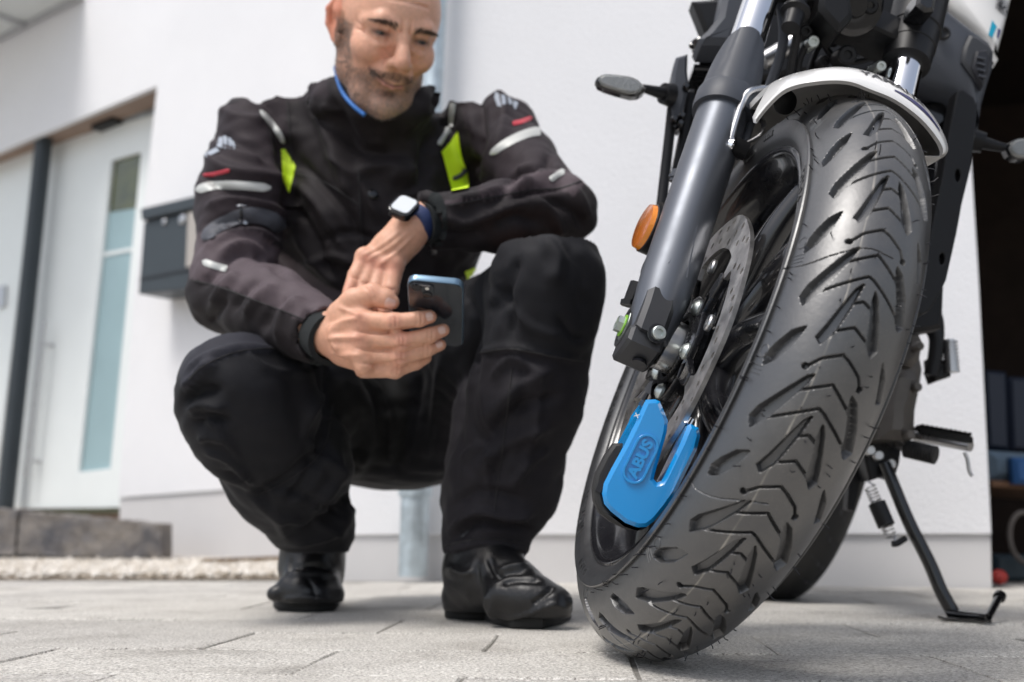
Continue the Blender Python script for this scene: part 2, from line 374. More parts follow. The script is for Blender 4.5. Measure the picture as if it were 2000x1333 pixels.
# --- house
house = empty('house', tuple(W2a)); tag(house, 'white rendered house with recessed front door and grey plinth', 'house')
def v(x, y): return (x, y)
wallpart('wall', W1, [(655, 1044), (1936, 1043), (1911, 545), (1897, 320), (1880, 0), (1845, -700), (1845, -1400), (690, -1400), (700, -100)], [], .30, M['stucco'], house)
wallpart('plinth', W1, [(655, 1045.5), (1936, 1044.5), (1938.5, 1162), (655, 1145)], [], .28, M['plinth'], house, proud=-.008)
# wall round the entrance (recessed opening), lower plinth strip
wallpart('wall', W2, [(455, 956), (760, 930), (790, -500), (790, -1700), (-620, -1700), (-620, 900), (-520, 900), (-520, 512), (307, 168), (262, 576), (231, 972)], [], .028, M['stucco'], house)
wallpart('plinth', W2, [(231, 973.5), (455, 957.5), (760, 932), (760, 1085), (600, 1094), (400, 1099), (226, 1106)], [], .15, M['plinth'], house, proud=-.01)
W2b = W2.off(-.20)
wallpart('door_surround', W2b, [(-600, 449), (101, 276), (330, 196), (330, 222), (103, 283), (20, 986), (330, 986), (330, 1120), (-600, 1140)], [], .1, M['soffit'], house)
# soffit of the recess
sof = MB(); q0, q1 = W2.hit(-500, 505), W2.hit(330, 158); back = -n2*.36
zS = float(W2.hit(307, 168)[2]); q0[2] = q1[2] = zS+.004
sof.prism([q0-n2*.030, q1-n2*.030, q1+back, q0+back], (0, 0, .15)); sof.build('soffit', M['soffit'], house, 30)
# jamb
# left white side panel of the entrance
wallpart('side_panel', W2b, [(-600, 460), (84, 292), (5, 984), (-600, 1004)], [], .05, M['door'], house, proud=.05)
door = wallpart('front_door', W2b, [(104, 286), (330, 222), (300, 560), (262, 992), (24, 994)], [[(228, 317), (286, 300), (276, 406), (226, 916), (164, 923), (218, 415)]], .06, M['door'], house, proud=.03)
wallpart('clear_pane', W2b, [(228, 317), (286, 300), (276, 406), (218, 415)], [], .02, M['darkglass'], door, proud=.012)
wallpart('frosted_pane', W2b, [(218, 416.5), (276, 407.5), (226, 916), (164, 923)], [], .02, M['frosted'], door, proud=.012)
wallpart('clear_stripe', W2b, [(209.5, 495), (268.5, 484), (267.5, 491), (208.5, 503)], [], .004, M['door'], door, proud=.018)
hb = MB(); W2c = W2b.off(.10); hb.tube([W2c.hit(85, 628), W2c.hit(50, 932)], .012, 12); hb.tube([W2c.hit(80, 672), W2c.hit(80, 672)-n2*.07], .01, 8); hb.tube([W2c.hit(54, 900), W2c.hit(54, 900)-n2*.07], .01, 8); hb.build('door_handle', M['steel'], door)
dc = MB(); W2d = W2b.off(.09); dc.prism([W2d.hit(178, 253), W2d.hit(221, 236), W2d.hit(219, 226), W2d.hit(177, 241)], -n2*.06, .003); dc.build('door_closer', M['blk'], door)
wallpart('top_rail', W2b, [(106, 276), (330, 212), (330, 221), (105, 283)], [], .03, M['galv'], house, proud=.035)
pst = MB(); W2p = W2.off(-.08); pa, pb = W2p.hit(86.5, 268), W2p.hit(9, 1000); pst.tube([pa, pb], .046, 20); pst.build('corner_post', M['anthracite'], house)
thr = MB(); t0, t1 = W2b.off(.05).hit(40, 998), W2b.off(.05).hit(262, 990); thr.prism([t0, t1, t1+[0, 0, -.03], t0+[0, 0, -.03]], -n2*.06); thr.build('threshold', mat('dark_threshold', (.06, .06, .03), .6), house)
bell = wallpart('doorbell', W2b.off(.05), [(2, 562), (15, 559), (13, 600), (0, 603)], [], .02, M['steel'], house, proud=.02)
# canopy over the entrance
cq = W2.off(.004).hit(165, -6); can = MB(); pA = cq-e2*.0; pB = cq+e2*2.4; out_ = n2*1.0
can.prism([pA, pB, pB+out_, pA+out_], (0, 0, .014)); cano = can.build('canopy', mat('canopy_glass', (.74, .76, .75), .35, trans=.3), house)
rl = MB(); rl.box((pA+pB)/2+n2*.02+np.array([0, 0, -.012]), e2*1.2, n2*.015, (0, 0, .010)); rl.build('canopy_rail', M['steel'], cano)
for k_ in (.55, 1.5):
    rl = MB(); p_ = pA+e2*k_; rl.box(p_+n2*.5+np.array([0, 0, -.014]), n2*.48, e2*.014, (0, 0, .012)); rl.build('canopy_bracket', M['steel'], cano)
# garage room behind the wall, its opening to the right of the wall end
e1n = e1; gi = MB(); gr0 = W1.hit(1938, 1150); gr0[2] = 0
def room(a0, a1, d0, d1, z0, z1):      # a along wall, d depth into building
    c_ = gr0+e1n*(a0+a1)/2-n1*(d0+d1)/2+np.array([0, 0, (z0+z1)/2]); gi.prism([c_+e1n*s1*(a1-a0)/2-n1*s2*(d1-d0)/2-np.array([0, 0, (z1-z0)/2]) for s1, s2 in ((-1, -1), (1, -1), (1, 1), (-1, 1))], (0, 0, z1-z0))
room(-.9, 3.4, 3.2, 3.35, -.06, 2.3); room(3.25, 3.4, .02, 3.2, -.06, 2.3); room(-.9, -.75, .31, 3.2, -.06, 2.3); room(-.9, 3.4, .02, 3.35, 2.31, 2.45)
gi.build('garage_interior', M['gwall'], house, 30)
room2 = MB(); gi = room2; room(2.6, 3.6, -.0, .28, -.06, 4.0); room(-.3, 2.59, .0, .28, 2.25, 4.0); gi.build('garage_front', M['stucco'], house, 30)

# --- things at the house
pipe = empty('downpipe', tuple(W1.hit(806, 1130))); tag(pipe, 'galvanised rain downpipe fixed to the white wall behind the crouching man', 'downpipe')
Wp = W1.off(.06)
lo = MB(); a0 = Wp.hit(806, 1126); a1 = Wp.hit(811, 968); lo.tube([a0, a1], .036, 24); lo.build('standpipe', M['galv'], pipe)
co = MB(); co.tube([Wp.hit(811.2, 969), Wp.hit(811.5, 950)], .042, 24); co.build('pipe_collar', M['galv'], pipe)
up_ = MB(); up_.tube([Wp.hit(811.5, 951), Wp.hit(853, 0), Wp.hit(880, -700)], .027, 24); up_.build('pipe', M['galv'], pipe)

mb = empty('mailbox', tuple(W2.hit(330, 500))); tag(mb, 'anthracite metal mailbox hung on the white wall right of the front door', 'mailbox')
Wm = W2.off(.17)
body = MB(); body.prism([Wm.hit(*q) for q in [(281, 434), (404, 408), (398, 562), (270, 574)]], -n2*.165, .004); body.build('box_body', M['anthracite'], mb, 30)
lid = MB(); lid.prism([W2.off(.19).hit(*q) for q in [(274, 408), (408, 376), (407, 400), (276, 430)]], -n2*.188, .004); lid.build('lid', M['anthracite'], mb, 30)
fl = MB(); fl.prism([W2.off(.175).hit(*q) for q in [(272, 543), (399, 519), (399, 523), (272, 547)]], -n2*.006); fl.build('flap_edge', M['ink'], mb, 30)
for (x, y, r_) in ((323, 434, .014), (358, 429, .024)):
    k = MB(); k.lathe(W2.off(.168).hit(x, y), n2, [(0, r_), (.008, r_), (.012, r_*.7), (.012, 0)], 18); k.build('lock_cap' if r_ < .02 else 'badge', M['steel'], mb)
hold = MB(); hold.prism([Wm.hit(*q) for q in [(374, 418), (402, 412), (398, 520), (370, 524)]], n2*.02, .002); hold.build('newspaper_holder', mat('beige_metal', (.42, .39, .36), .6), mb, 30)

for (pts, lab) in (([(40, 999), (314, 1024), (314, 1089), (32, 1086)], 'rough grey granite step block, the right one with the exposed brown end'), ([(-260, 972), (34, 998), (27, 1086), (-260, 1082)], 'rough grey granite step block at the far left edge of the entrance')):
    fpt = []
    pl_ = Plane(G(200, 1086)*[1, .78, 1]+np.array([0, .0, 0]), (-.12, -1, 0))
    F0_ = [pl_.hit(*q) for q in pts]
    # uneven hewn face
    V = []; Fc = []; nx, ny = 26, 7
    for j in range(ny+1):
        for i in range(nx+1):
            s1, s2 = i/nx, j/ny; p_ = (F0_[0]*(1-s1)+F0_[1]*s1)*(1-s2)+(F0_[3]*(1-s1)+F0_[2]*s1)*s2
            V.append(p_+np.array([0, random.uniform(-.008, .008), random.uniform(-.004, .004)]))
    for j in range(ny):
        for i in range(nx): a__ = j*(nx+1)+i; Fc.append((a__, a__+1, a__+nx+2, a__+nx+1))
    n0 = len(V); top = [V[i] for i in range(nx+1)]; bot = [V[ny*(nx+1)+i] for i in range(nx+1)]
    for q in top: V.append(q+np.array([0, .15, .002]))
    for q in bot: V.append(q+np.array([0, .15, -.02]))
    m1 = nx+1
    for i in range(nx): Fc.append((i, n0+i, n0+i+1, i+1)); Fc.append((n0+i, n0+m1+i, n0+m1+i+1, n0+i+1))
    Fc.append(tuple([j*m1 for j in range(ny+1)]+[n0+m1, n0])); Fc.append(tuple([n0+nx, n0+m1+nx]+[j*m1+nx for j in range(ny, -1, -1)]))
    so = mesh('stone_block', V, Fc, M['stone'], None, 50); tag(so, lab, 'stone block')

# garage contents
def gbox(name, pts, Y, dep, m, lab, cat, bev=.01):
    o = MB(); o.prism(PX(pts, Y), (0, dep, 0), bev); o = o.build(name, m, None, 30); tag(o, lab, cat); return o
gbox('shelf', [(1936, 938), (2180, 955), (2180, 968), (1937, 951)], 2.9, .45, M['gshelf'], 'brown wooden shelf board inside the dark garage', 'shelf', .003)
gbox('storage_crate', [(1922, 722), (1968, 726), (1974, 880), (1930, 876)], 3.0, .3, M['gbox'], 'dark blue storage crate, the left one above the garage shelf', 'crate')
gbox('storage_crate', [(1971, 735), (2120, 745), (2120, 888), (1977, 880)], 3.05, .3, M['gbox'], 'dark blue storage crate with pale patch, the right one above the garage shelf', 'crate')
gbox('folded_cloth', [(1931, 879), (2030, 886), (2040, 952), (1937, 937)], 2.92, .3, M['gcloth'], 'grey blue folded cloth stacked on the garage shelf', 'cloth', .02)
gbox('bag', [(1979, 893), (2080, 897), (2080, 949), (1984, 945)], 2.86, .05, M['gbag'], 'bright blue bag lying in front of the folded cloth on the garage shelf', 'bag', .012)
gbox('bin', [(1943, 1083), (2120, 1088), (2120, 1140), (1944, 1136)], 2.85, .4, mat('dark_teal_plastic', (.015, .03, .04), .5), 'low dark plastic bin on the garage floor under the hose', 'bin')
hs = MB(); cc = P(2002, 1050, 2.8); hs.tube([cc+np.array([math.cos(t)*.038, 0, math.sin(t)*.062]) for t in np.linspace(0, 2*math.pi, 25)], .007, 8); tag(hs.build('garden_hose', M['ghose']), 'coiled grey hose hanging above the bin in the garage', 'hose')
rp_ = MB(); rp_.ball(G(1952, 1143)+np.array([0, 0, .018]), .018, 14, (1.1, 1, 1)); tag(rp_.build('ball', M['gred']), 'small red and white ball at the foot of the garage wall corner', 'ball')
# ================================================================== MOTORCYCLE
WC = np.array([.22364, 1.11567, .28051]); th_ = 3.29036; ph_ = .39425
WN = np.array([math.cos(ph_)*math.cos(th_), math.cos(ph_)*math.sin(th_), math.sin(ph_)])
WU = np.cross(WN, [0, 0, 1.]); WU /= np.linalg.norm(WU); WW = -np.cross(WN, WU)       # u: backwards, w: up in the wheel plane
moto = empty('motorcycle', (float(WC[0]), float(WC[1]), 0)); tag(moto, 'black and white motorcycle leaning on its side stand, front tyre towards the viewer', 'motorcycle')
class Sub: pass
def wp(a, r, deg):      # wheel coordinates: axial, radius, angle
    t = math.radians(deg); return WC+WN*a+r*(math.cos(t)*WU+math.sin(t)*WW)

# ---- tyre with carved tread
RT, TW, TC = .2995, .0572, .0623
NPER = 17; PER = 360/NPER; A0 = -170.1
s_lim = math.radians(76); ns = 190; sv = np.linspace(-s_lim, s_lim, ns)
aa = TW*np.sin(sv); rr = RT-TC*(1-np.cos(sv)); arc = np.concatenate([[0], np.cumsum(np.hypot(np.diff(aa), np.diff(rr)))]); arc -= arc[ns//2]
def s2y(s): return float(np.interp(s, sv, arc))
RM = .293
def mm(lst): return np.array([((t)*math.pi/180*RM, s2y(s)) for t, s in lst])
polys = dict(
 R2=[(-168.6, -.22), (-167.9, -.33), (-164.5, -.52), (-160.9, -.66), (-159.7, -.56), (-160.6, -.46), (-163.5, -.38), (-167.1, -.24)],
 L=[(-169.3, .36), (-166.5, .46), (-161.5, .66), (-158.2, .85), (-159.6, .93), (-161.6, .87), (-165.8, .62), (-168.8, .43)],
 M=[(-163.6, .17), (-160.4, .22), (-157.0, .29), (-154.8, .34), (-152.9, .44), (-153.6, .52), (-156.0, .44), (-159.5, .34), (-162.5, .24)],
 R1=[(-163.1, -.01), (-161.9, -.08), (-158.5, -.20), (-155.0, -.31), (-153.8, -.25), (-155.2, -.14), (-157.9, -.09), (-161.7, -.01)],
 R3=[(-175.2, -.50), (-173.1, -.68), (-169.8, -.80), (-169.4, -.70), (-173.4, -.55)],
 L2=[(-175.9, .70), (-172.5, .79), (-169.5, .95), (-168.2, 1.09), (-169.9, 1.12), (-172.2, 1.02), (-174.8, .86)])
lines = dict(A=[(-170.1, .51), (-170.4, .47), (-172.0, .35), (-173.6, .11), (-173.0, 0.0), (-171.5, -.2), (-170.0, -.28)],
 B1=[(-166.3, .48), (-169.0, .09), (-166.1, -.28)], B2=[(-160.8, .68), (-165.1, .13), (-164.8, .06), (-161.0, -.46)],
 C1=[(-160.0, .25), (-161.0, .1), (-160.2, -.05)], C2=[(-155.2, .34), (-156.8, .1), (-155.3, -.14)])
holes_ = [(-170.1, .51), (-170.0, -.28)]
per_n = [(150 if (-270 <= -180+(k+.5)*PER-360*(k > 12) <= -92 or -180+(k+.5)*PER > 92+0*k and -180+(k+.5)*PER-360 > -270) else 56) for k in range(NPER)]
perm = PER*math.pi/180*RM
def seg_d(px, py, a, b):
    d = b-a; t = np.clip(((px-a[0])*d[0]+(py-a[1])*d[1])/(d@d), 0, 1); return np.hypot(px-a[0]-t*d[0], py-a[1]-t*d[1])
def line_d(px, py, pts): return np.minimum.reduce([seg_d(px, py, pts[i], pts[i+1]) for i in range(len(pts)-1)])
def poly_sd(px, py, pts):
    n = len(pts); d = np.minimum.reduce([seg_d(px, py, pts[i], pts[(i+1) % n]) for i in range(n)]); ins = np.zeros(px.shape, bool)
    for i in range(n):
        a, b = pts[i], pts[(i+1) % n]; c = ((a[1] > py) != (b[1] > py))&(px < (b[0]-a[0])*(py-a[1])/(b[1]-a[1]+1e-12)+a[0]); ins ^= c
    return np.where(ins, -d, d)
def tread(n_):
    tl = (np.arange(n_)/n_)*PER; X_, Y_ = np.meshgrid(tl*math.pi/180*RM, arc, indexing='ij'); depth = np.zeros(X_.shape)
    for k in (-2, -1, 0, 1):
        xx = X_+(-180)*math.pi/180*RM-k*perm
        for q in polys.values():
            sd = poly_sd(xx, Y_, mm(q)); depth = np.maximum(depth, np.clip((-sd+.0009)/.0010, 0, 1)*.0062)
        for q in lines.values():
            dl = line_d(xx, Y_, mm(q)); depth = np.maximum(depth, np.clip((.0012-dl)/.0006, 0, 1)*.0035)
        for q in holes_:
            h_ = mm([q])[0]; dl = np.hypot(xx-h_[0], Y_-h_[1]); depth = np.maximum(depth, np.clip((.0028-dl)/.0008, 0, 1)*.006)
    return depth
T1, T2 = tread(150), tread(56)
depth = np.concatenate([T1 if n_ == 150 else T2 for n_ in per_n]); nth = len(depth)
angs = np.concatenate([-180+PER*(k+np.arange(n_)/n_) for k, n_ in enumerate(per_n)])
# two fine mould lines running round each half of the tyre, wavy like the parting cracks
xg = angs*math.pi/180*RM
sraw, araw = [], []
side = [(.0578, .2535), (.0590, .2525), (.0582, .2505), (.0584, .246), (.0575, .240), (.0560, .2360), (.0556, .2352), (.0545, .2335), (.0525, .2312), (.0500, .2290), (.0470, .2275), (.0400, .2260)]
prof_a = np.concatenate([[-a for a, _ in side][::-1], aa, [a for a, _ in side]]); prof_r = np.concatenate([[r for _, r in side][::-1], rr, [r for _, r in side]])
m = len(prof_a); D = np.zeros((nth, m)); D[:, len(side):len(side)+ns] = depth
nrm_a = np.gradient(prof_r); nrm_r = -np.gradient(prof_a); ln = np.hypot(nrm_a, nrm_r); nrm_a, nrm_r = -nrm_a/ln, -nrm_r/ln   # outward = +r at the crown
if nrm_r[m//2] < 0: nrm_a, nrm_r = -nrm_a, -nrm_r
tA = np.radians(angs)[:, None]
AX = prof_a[None]-D*nrm_a[None]; RR = prof_r[None]-D*nrm_r[None]
V = WC+AX[..., None]*WN+(RR*np.cos(tA))[..., None]*WU+(RR*np.sin(tA))[..., None]*WW
i0 = np.arange(nth)[:, None]; j0 = np.arange(m-1)[None]; i1 = (i0+1) % nth
Q = np.stack([i0*m+j0, i0*m+j0+1, i1*m+j0+1, i1*m+j0], -1).reshape(-1, 4)
# fine curved hairline cracks in the tread skin, surveyed
pgrid = proj(V.reshape(-1, 3)); vis_ = ((V.reshape(-1, 3)-O)@FWD) < ((WC-O)@FWD)-.02
def pix2ty(x, y):
    d_ = np.where(vis_, np.hypot(pgrid[:, 0]-x, pgrid[:, 1]-y), 1e9); return divmod(int(d_.argmin()), m)
for pth in ([(1532, 525), (1575, 517), (1622, 500), (1668, 488), (1704, 487), (1745, 506)], [(1577, 262), (1596, 248), (1614, 231)], [(1346, 935), (1362, 958), (1400, 973), (1450, 978), (1500, 985)], [(1590, 520), (1640, 640), (1655, 700)][:0]):
    if not pth: continue
    for x, y in np.array(spline([(x, y, 0) for x, y in pth], 40))[:, :2]:
        i_, j_ = pix2ty(x, y); V[i_, j_] -= (V[i_, j_]-WC)/np.linalg.norm(V[i_, j_]-WC)*.0011 if D[i_, j_] < .001 else 0; D[i_, j_] = max(D[i_, j_], .0012)
# flat contact patch on the paving
V = V.reshape(-1, 3); V[:, 2] = np.where(V[:, 2] < .0015, .0015-(.0015-V[:, 2])*.15, V[:, 2])
# tyre rubber: dust, scuffs, grey bloom; pale mould line round the crown
mt = bpy.data.materials.new('tyre_rubber'); mt.use_nodes = True; nt = mt.node_tree; b = nt.nodes['Principled BSDF']; L = nt.links.new; geo = nt.nodes.new('ShaderNodeNewGeometry')
at = nt.nodes.new('ShaderNodeAttribute'); at.attribute_name = 'wear'; sep = nt.nodes.new('ShaderNodeSeparateColor'); L(at.outputs['Color'], sep.inputs[0])
n1_ = nz(35, 6); r1 = ramp(n1_.outputs['Fac'], [(.3, (.0, .0, .0)), (.75, (1, 1, 1))]); n2_ = nz(900, 3); r2 = ramp(n2_.outputs['Fac'], [(.60, (0, 0, 0)), (.72, (1, 1, 1))])
def col(c): k = nt.nodes.new('ShaderNodeRGB'); k.outputs[0].default_value = (*c, 1); return k.outputs[0]
def math_(op, a, bb):
    k = nt.nodes.new('ShaderNodeMath'); k.operation = op; k.use_clamp = True
    for i_, s_2 in enumerate((a, bb)):
        if isinstance(s_2, (int, float)): k.inputs[i_].default_value = s_2
        else: L(s_2, k.inputs[i_])
    return k.outputs[0]
dust = math_('MULTIPLY', r1.outputs[0], sep.outputs[0])
cA = mixc(col((.014, .0145, .016)), col((.046, .042, .037)), dust, 'MIX')
spk = math_('MULTIPLY', math_('MULTIPLY', r2.outputs[0], r1.outputs[0]), .7)
cB = mixc(cA.outputs[2], col((.22, .20, .18)), math_('MULTIPLY', spk, sep.outputs[0]), 'MIX')
cC = mixc(cB.outputs[2], col((.34, .31, .26)), sep.outputs[1], 'MIX'); L(cC.outputs[2], b.inputs['Base Color'])
rg = nt.nodes.new('ShaderNodeMapRange'); L(r1.outputs[0], rg.inputs['Value']); rg.inputs['To Min'].default_value = .34; rg.inputs['To Max'].default_value = .55; L(rg.outputs[0], b.inputs['Roughness'])
b.inputs['Specular IOR Level'].default_value = 1.0; b.inputs['Coat Weight'].default_value = .55; b.inputs['Coat Roughness'].default_value = .44; b.inputs['Coat IOR'].default_value = 1.8
bpn = nt.nodes.new('ShaderNodeBump'); bpn.inputs['Strength'].default_value = .45; bpn.inputs['Distance'].default_value = .0006; nb_ = nz(260, 5); L(nb_.outputs['Fac'], bpn.inputs['Height']); L(bpn.outputs[0], b.inputs['Normal'])
wheel = MB()
# rim (glossy black): both flanges, drop centre
rimprof = [(.0505, .2292), (.0518, .2280), (.0518, .2235), (.0508, .2212), (.0480, .2200), (.0440, .2185), (.0400, .2135), (.0300, .2075), (.0160, .2020), (.0, .2005), (-.0160, .2020), (-.0300, .2075), (-.0400, .2135), (-.0440, .2185), (-.0480, .2200), (-.0508, .2212), (-.0518, .2235), (-.0518, .2280), (-.0505, .2292), (-.0440, .2260), (-.0350, .2160), (-.0150, .2060), (0, .2050), (.0150, .2060), (.0350, .2160), (.0440, .2260)]
wheel.lathe(WC, WN, rimprof, 160, closed=True, x0=WU)
fw = wheel.build('front_wheel', M['rimblk'], moto, 50)
tyre = bigmesh('tyre', V, Q, mt, fw, 42)
wear = np.zeros((nth, m, 4), np.float32); wear[..., 3] = 1
sfull = np.full(m, 9.); sfull[len(side):len(side)+ns] = sv
cen = np.exp(-((sfull-.02)/.72)**4); wear[..., 0] = cen[None]*(D < .001)
yfull = np.full(m, 9.); yfull[len(side):len(side)+ns] = arc
y0 = s2y(.352); wob = .0004*np.sin(xg*60)+.0003*np.sin(xg*143)
wear[..., 1] = np.clip((.0008-np.abs(yfull[None]-y0-wob[:, None]))/.0005, 0, 1)*(D < .002)*(.55+.45*np.sin(xg*37)[:, None]*np.sin(xg*91)[:, None])
ca_ = tyre.data.color_attributes.new('wear', 'FLOAT_COLOR', 'POINT'); ca_.data.foreach_set('color', wear.ravel())
# rubber hairs (moulding vents)
hr = MB(); hi = 0
for k in range(150):
    t = random.uniform(-262, -92); s = random.choice((.36, .75, -.35, -.8, -1.1, 1.2, 1.28, .1))+random.uniform(-.05, .05)
    a_ = TW*math.sin(s); r_ = RT-TC*(1-math.cos(s)); p0 = wp(a_, r_-.0005, t); nn_ = np.array(WN)*math.sin(s)+(p0-WC-WN*a_)/r_*math.cos(s); nn_ /= np.linalg.norm(nn_)
    l_ = random.uniform(.003, .008); side_ = rng.normal(0, .18, 3); hr.tube([p0, p0+nn_*l_*.5, p0+(nn_+side_)*l_], .0005, 5)
hr.build('rubber_hair', M['ink'], fw, 60)['kind'] = 'stuff'
# raised sidewall lettering
def side_text(txt, deg, r0, size, sgn=1, flip=False, depth=.0007):
    me = text_mesh(txt, depth, size, .0006); n_ = len(me.vertices); co = np.empty(n_*3, np.float32); me.vertices.foreach_get('co', co); co = co.reshape(-1, 3)
    # x along the circumference, y radial
    x, y, z = co.T; r = r0+(y if not flip else -y); t = math.radians(deg)+(-x if flip else x)/r0
    a_s = np.interp(r, [q[1] for q in side][::-1], [q[0] for q in side][::-1])
    W = WC+WN*(sgn*(a_s+.0003+z))[:, None]+(r*np.cos(t))[:, None]*WU+(r*np.sin(t))[:, None]*WW
    me.vertices.foreach_set('co', W.astype(np.float32).ravel()); me.update(); return link('lettering', me, mt, fw, 30)
side_text('MICHELIN', -46, .2420, .0165, depth=.0011); side_text('ROAD 5', -6, .2420, .0150, depth=.0011); side_text('MICHELIN', 62, .2420, .0150, depth=.001); side_text('RADIAL', 97, .2440, .0080, depth=.001); side_text('TUBELESS', 84, .2400, .0075, depth=.001); side_text('120/70 ZR17', -76, .2420, .0085, depth=.001); side_text('ROAD 5', 150, .242, .012)
# embossed wear marks on the shoulder: ring with dot, three bars
for k in range(NPER):
    if k % 2: continue
    t0 = -180+9.5+k*PER
    for (rad, th0) in ((.0060, .0005),):
        pts = [(t0+math.degrees(rad*math.cos(c)/RM), s2y(1.18)+rad*.8*math.sin(c)) for c in np.linspace(0, 2*math.pi, 25)]
        pts3 = []
        for (tt, yy) in pts:
            s = float(np.interp(yy, arc, sv)); pts3.append(wp(TW*math.sin(s), RT-TC*(1-math.cos(s)), tt))
        q = MB(); q.tube(pts3, th0, 6, caps=False); q.tube(pts3[3:11], .0004, 5); q.build('wear_mark', mt, fw)
    q = MB()
    for c in (-1, 0, 1):
        pts3 = []
        for yy in np.linspace(s2y(1.08), s2y(1.28), 4):
            s = float(np.interp(yy+c*.0, arc, sv)); pts3.append(wp(TW*math.sin(s), RT-TC*(1-math.cos(s)), t0+3.4+c*.75))
        q.tube(pts3, .00045, 5)
    q.build('wear_bar', mt, fw)
# spokes: five twin spokes, hub
hub = MB(); hub.lathe(WC, WN, [(-.050, .0), (-.050, .026), (-.045, .034), (-.02, .036), (.02, .036), (.040, .040), (.048, .052), (.0535, .052), (.0535, .028), (.055, .028), (.055, .0)], 48); hub.build('hub', M['rimblk'], fw)
for k in range(5):
    for sg in (-1, 1):
        c = 72*k+14+sg*11; c2 = 72*k+14+sg*15
        pts = [wp(.018, .034, 72*k+14+sg*20), wp(.020, .085, c*1.0), wp(.016, .150, c2), wp(.006, .196, c2+sg*2), wp(.0, .206, c2+sg*3)]
        sp = MB(); pp = spline(pts, 5); sp.tube(pp, [.019-.0045*min(1, i/12)+(.006 if i > 17 else 0) for i in range(len(pp))], 10); sp.build('spoke', M['rimblk'], fw, 60)
# bearing housing, spacer
q = MB(); q.lathe(WC+WN*.052, WN, [(0, .0275), (.026, .0275), (.0275, .0262), (.0275, .0205), (.024, .0195), (.024, 0)], 40); q.build('bearing_housing', M['alu'], fw, 30)
q = MB(); q.lathe(WC+WN*.072, WN, [(0, .0150), (.022, .0150), (.024, .0145), (.024, 0)], 32); q.build('axle_spacer', M['zinc'], fw, 30)
# brake disc with drilled holes and scalloped inner edge
DO = .0575
def disc_pts(loops, a, th, name, m_, par, bev=.0):
    me = curve2d(loops, th, bev); xf(me, WC+WN*a, WU, WW, WN); return link(name, me, m_, par, 30)
outer = [(.149*math.cos(t)*(1+.006*math.cos(t*10)), .149*math.sin(t)*(1+.006*math.cos(t*10))) for t in np.linspace(0, 2*math.pi, 181)[:-1]]
inner = []
for t in np.linspace(0, 2*math.pi, 201)[:-1]:
    c = abs(((t*5/math.pi/2+.1) % 1)-.5)*2; r_ = .1135-.024*max(0, 1-((1-c)/.16)**2) if c > .84 else .1135
    inner.append((r_*math.cos(t), r_*math.sin(t)))
loops = [outer, inner]
for k in range(60):
    t = 2*math.pi*k/60; r_ = (.1205, .131, .1415, .126, .137, .1435)[k % 6]
    loops.append([(r_*math.cos(t+.0)+.0036*math.cos(c), r_*math.sin(t)+.0036*math.sin(c)) for c in np.linspace(0, 2*math.pi, 11)[:-1]])
disc = disc_pts(loops, DO, .0044, 'brake_disc', M['disc'], fw)
# carrier: black five-armed spider
car = []
for t in np.linspace(0, 2*math.pi, 161)[:-1]:
    c = abs(((t*5/math.pi/2+.1) % 1)-.5)*2; k_ = max(0, min(1, (c-.72)/.2)); k_ = k_*k_*(3-2*k_); car.append(((.058+.040*k_)*math.cos(t), (.058+.040*k_)*math.sin(t)))
cin = [(.034*math.cos(t), .034*math.sin(t)) for t in np.linspace(0, 2*math.pi, 41)[:-1]]
cl_ = [car, cin]
for k in range(5):
    t = 2*math.pi*(k+.9)/5+math.pi/5*0; t += math.pi/5
    cl_.append([((.062)*math.cos(t+math.pi/5)+.009*math.cos(c), (.062)*math.sin(t+math.pi/5)+.012*math.sin(c)) for c in np.linspace(0, 2*math.pi, 15)[:-1]])
disc_pts(cl_, DO+.001, .006, 'disc_carrier', M['rimblk'], fw, .0006)
for k in range(5):
    t = math.degrees(2*math.pi*(k+.4)/5)
    q = MB(); q.lathe(wp(DO+.002, .0915, t), WN, [(0, .0085), (.003, .0085), (.0045, .007), (.0045, .0035), (.003, .0035), (.003, 0)], 20); q.build('disc_button', M['alu'], fw, 35)
    q = MB(); q.lathe(wp(DO+.003, .048, t+20), WN, [(0, .0085), (.003, .0085), (.0065, .0055), (.0075, .003), (.0062, .0028), (.0062, 0)], 18); q.build('disc_bolt', M['zinc'], fw, 35)
# ABS ring
q = MB()
q.lathe(WC+WN*(DO+.004), WN, [(0, .040), (.0016, .040), (.0016, .031), (0, .031)], 60, closed=True)
for k in range(48):
    p_ = wp(DO+.0058, .0375, k*7.5); rd = (wp(0, 1, k*7.5)-WC); tn = np.cross(WN, rd); q.box(p_, rd*.0028, tn*.0011, WN*.0006)
q.build('sensor_ring', M['blk'], fw)

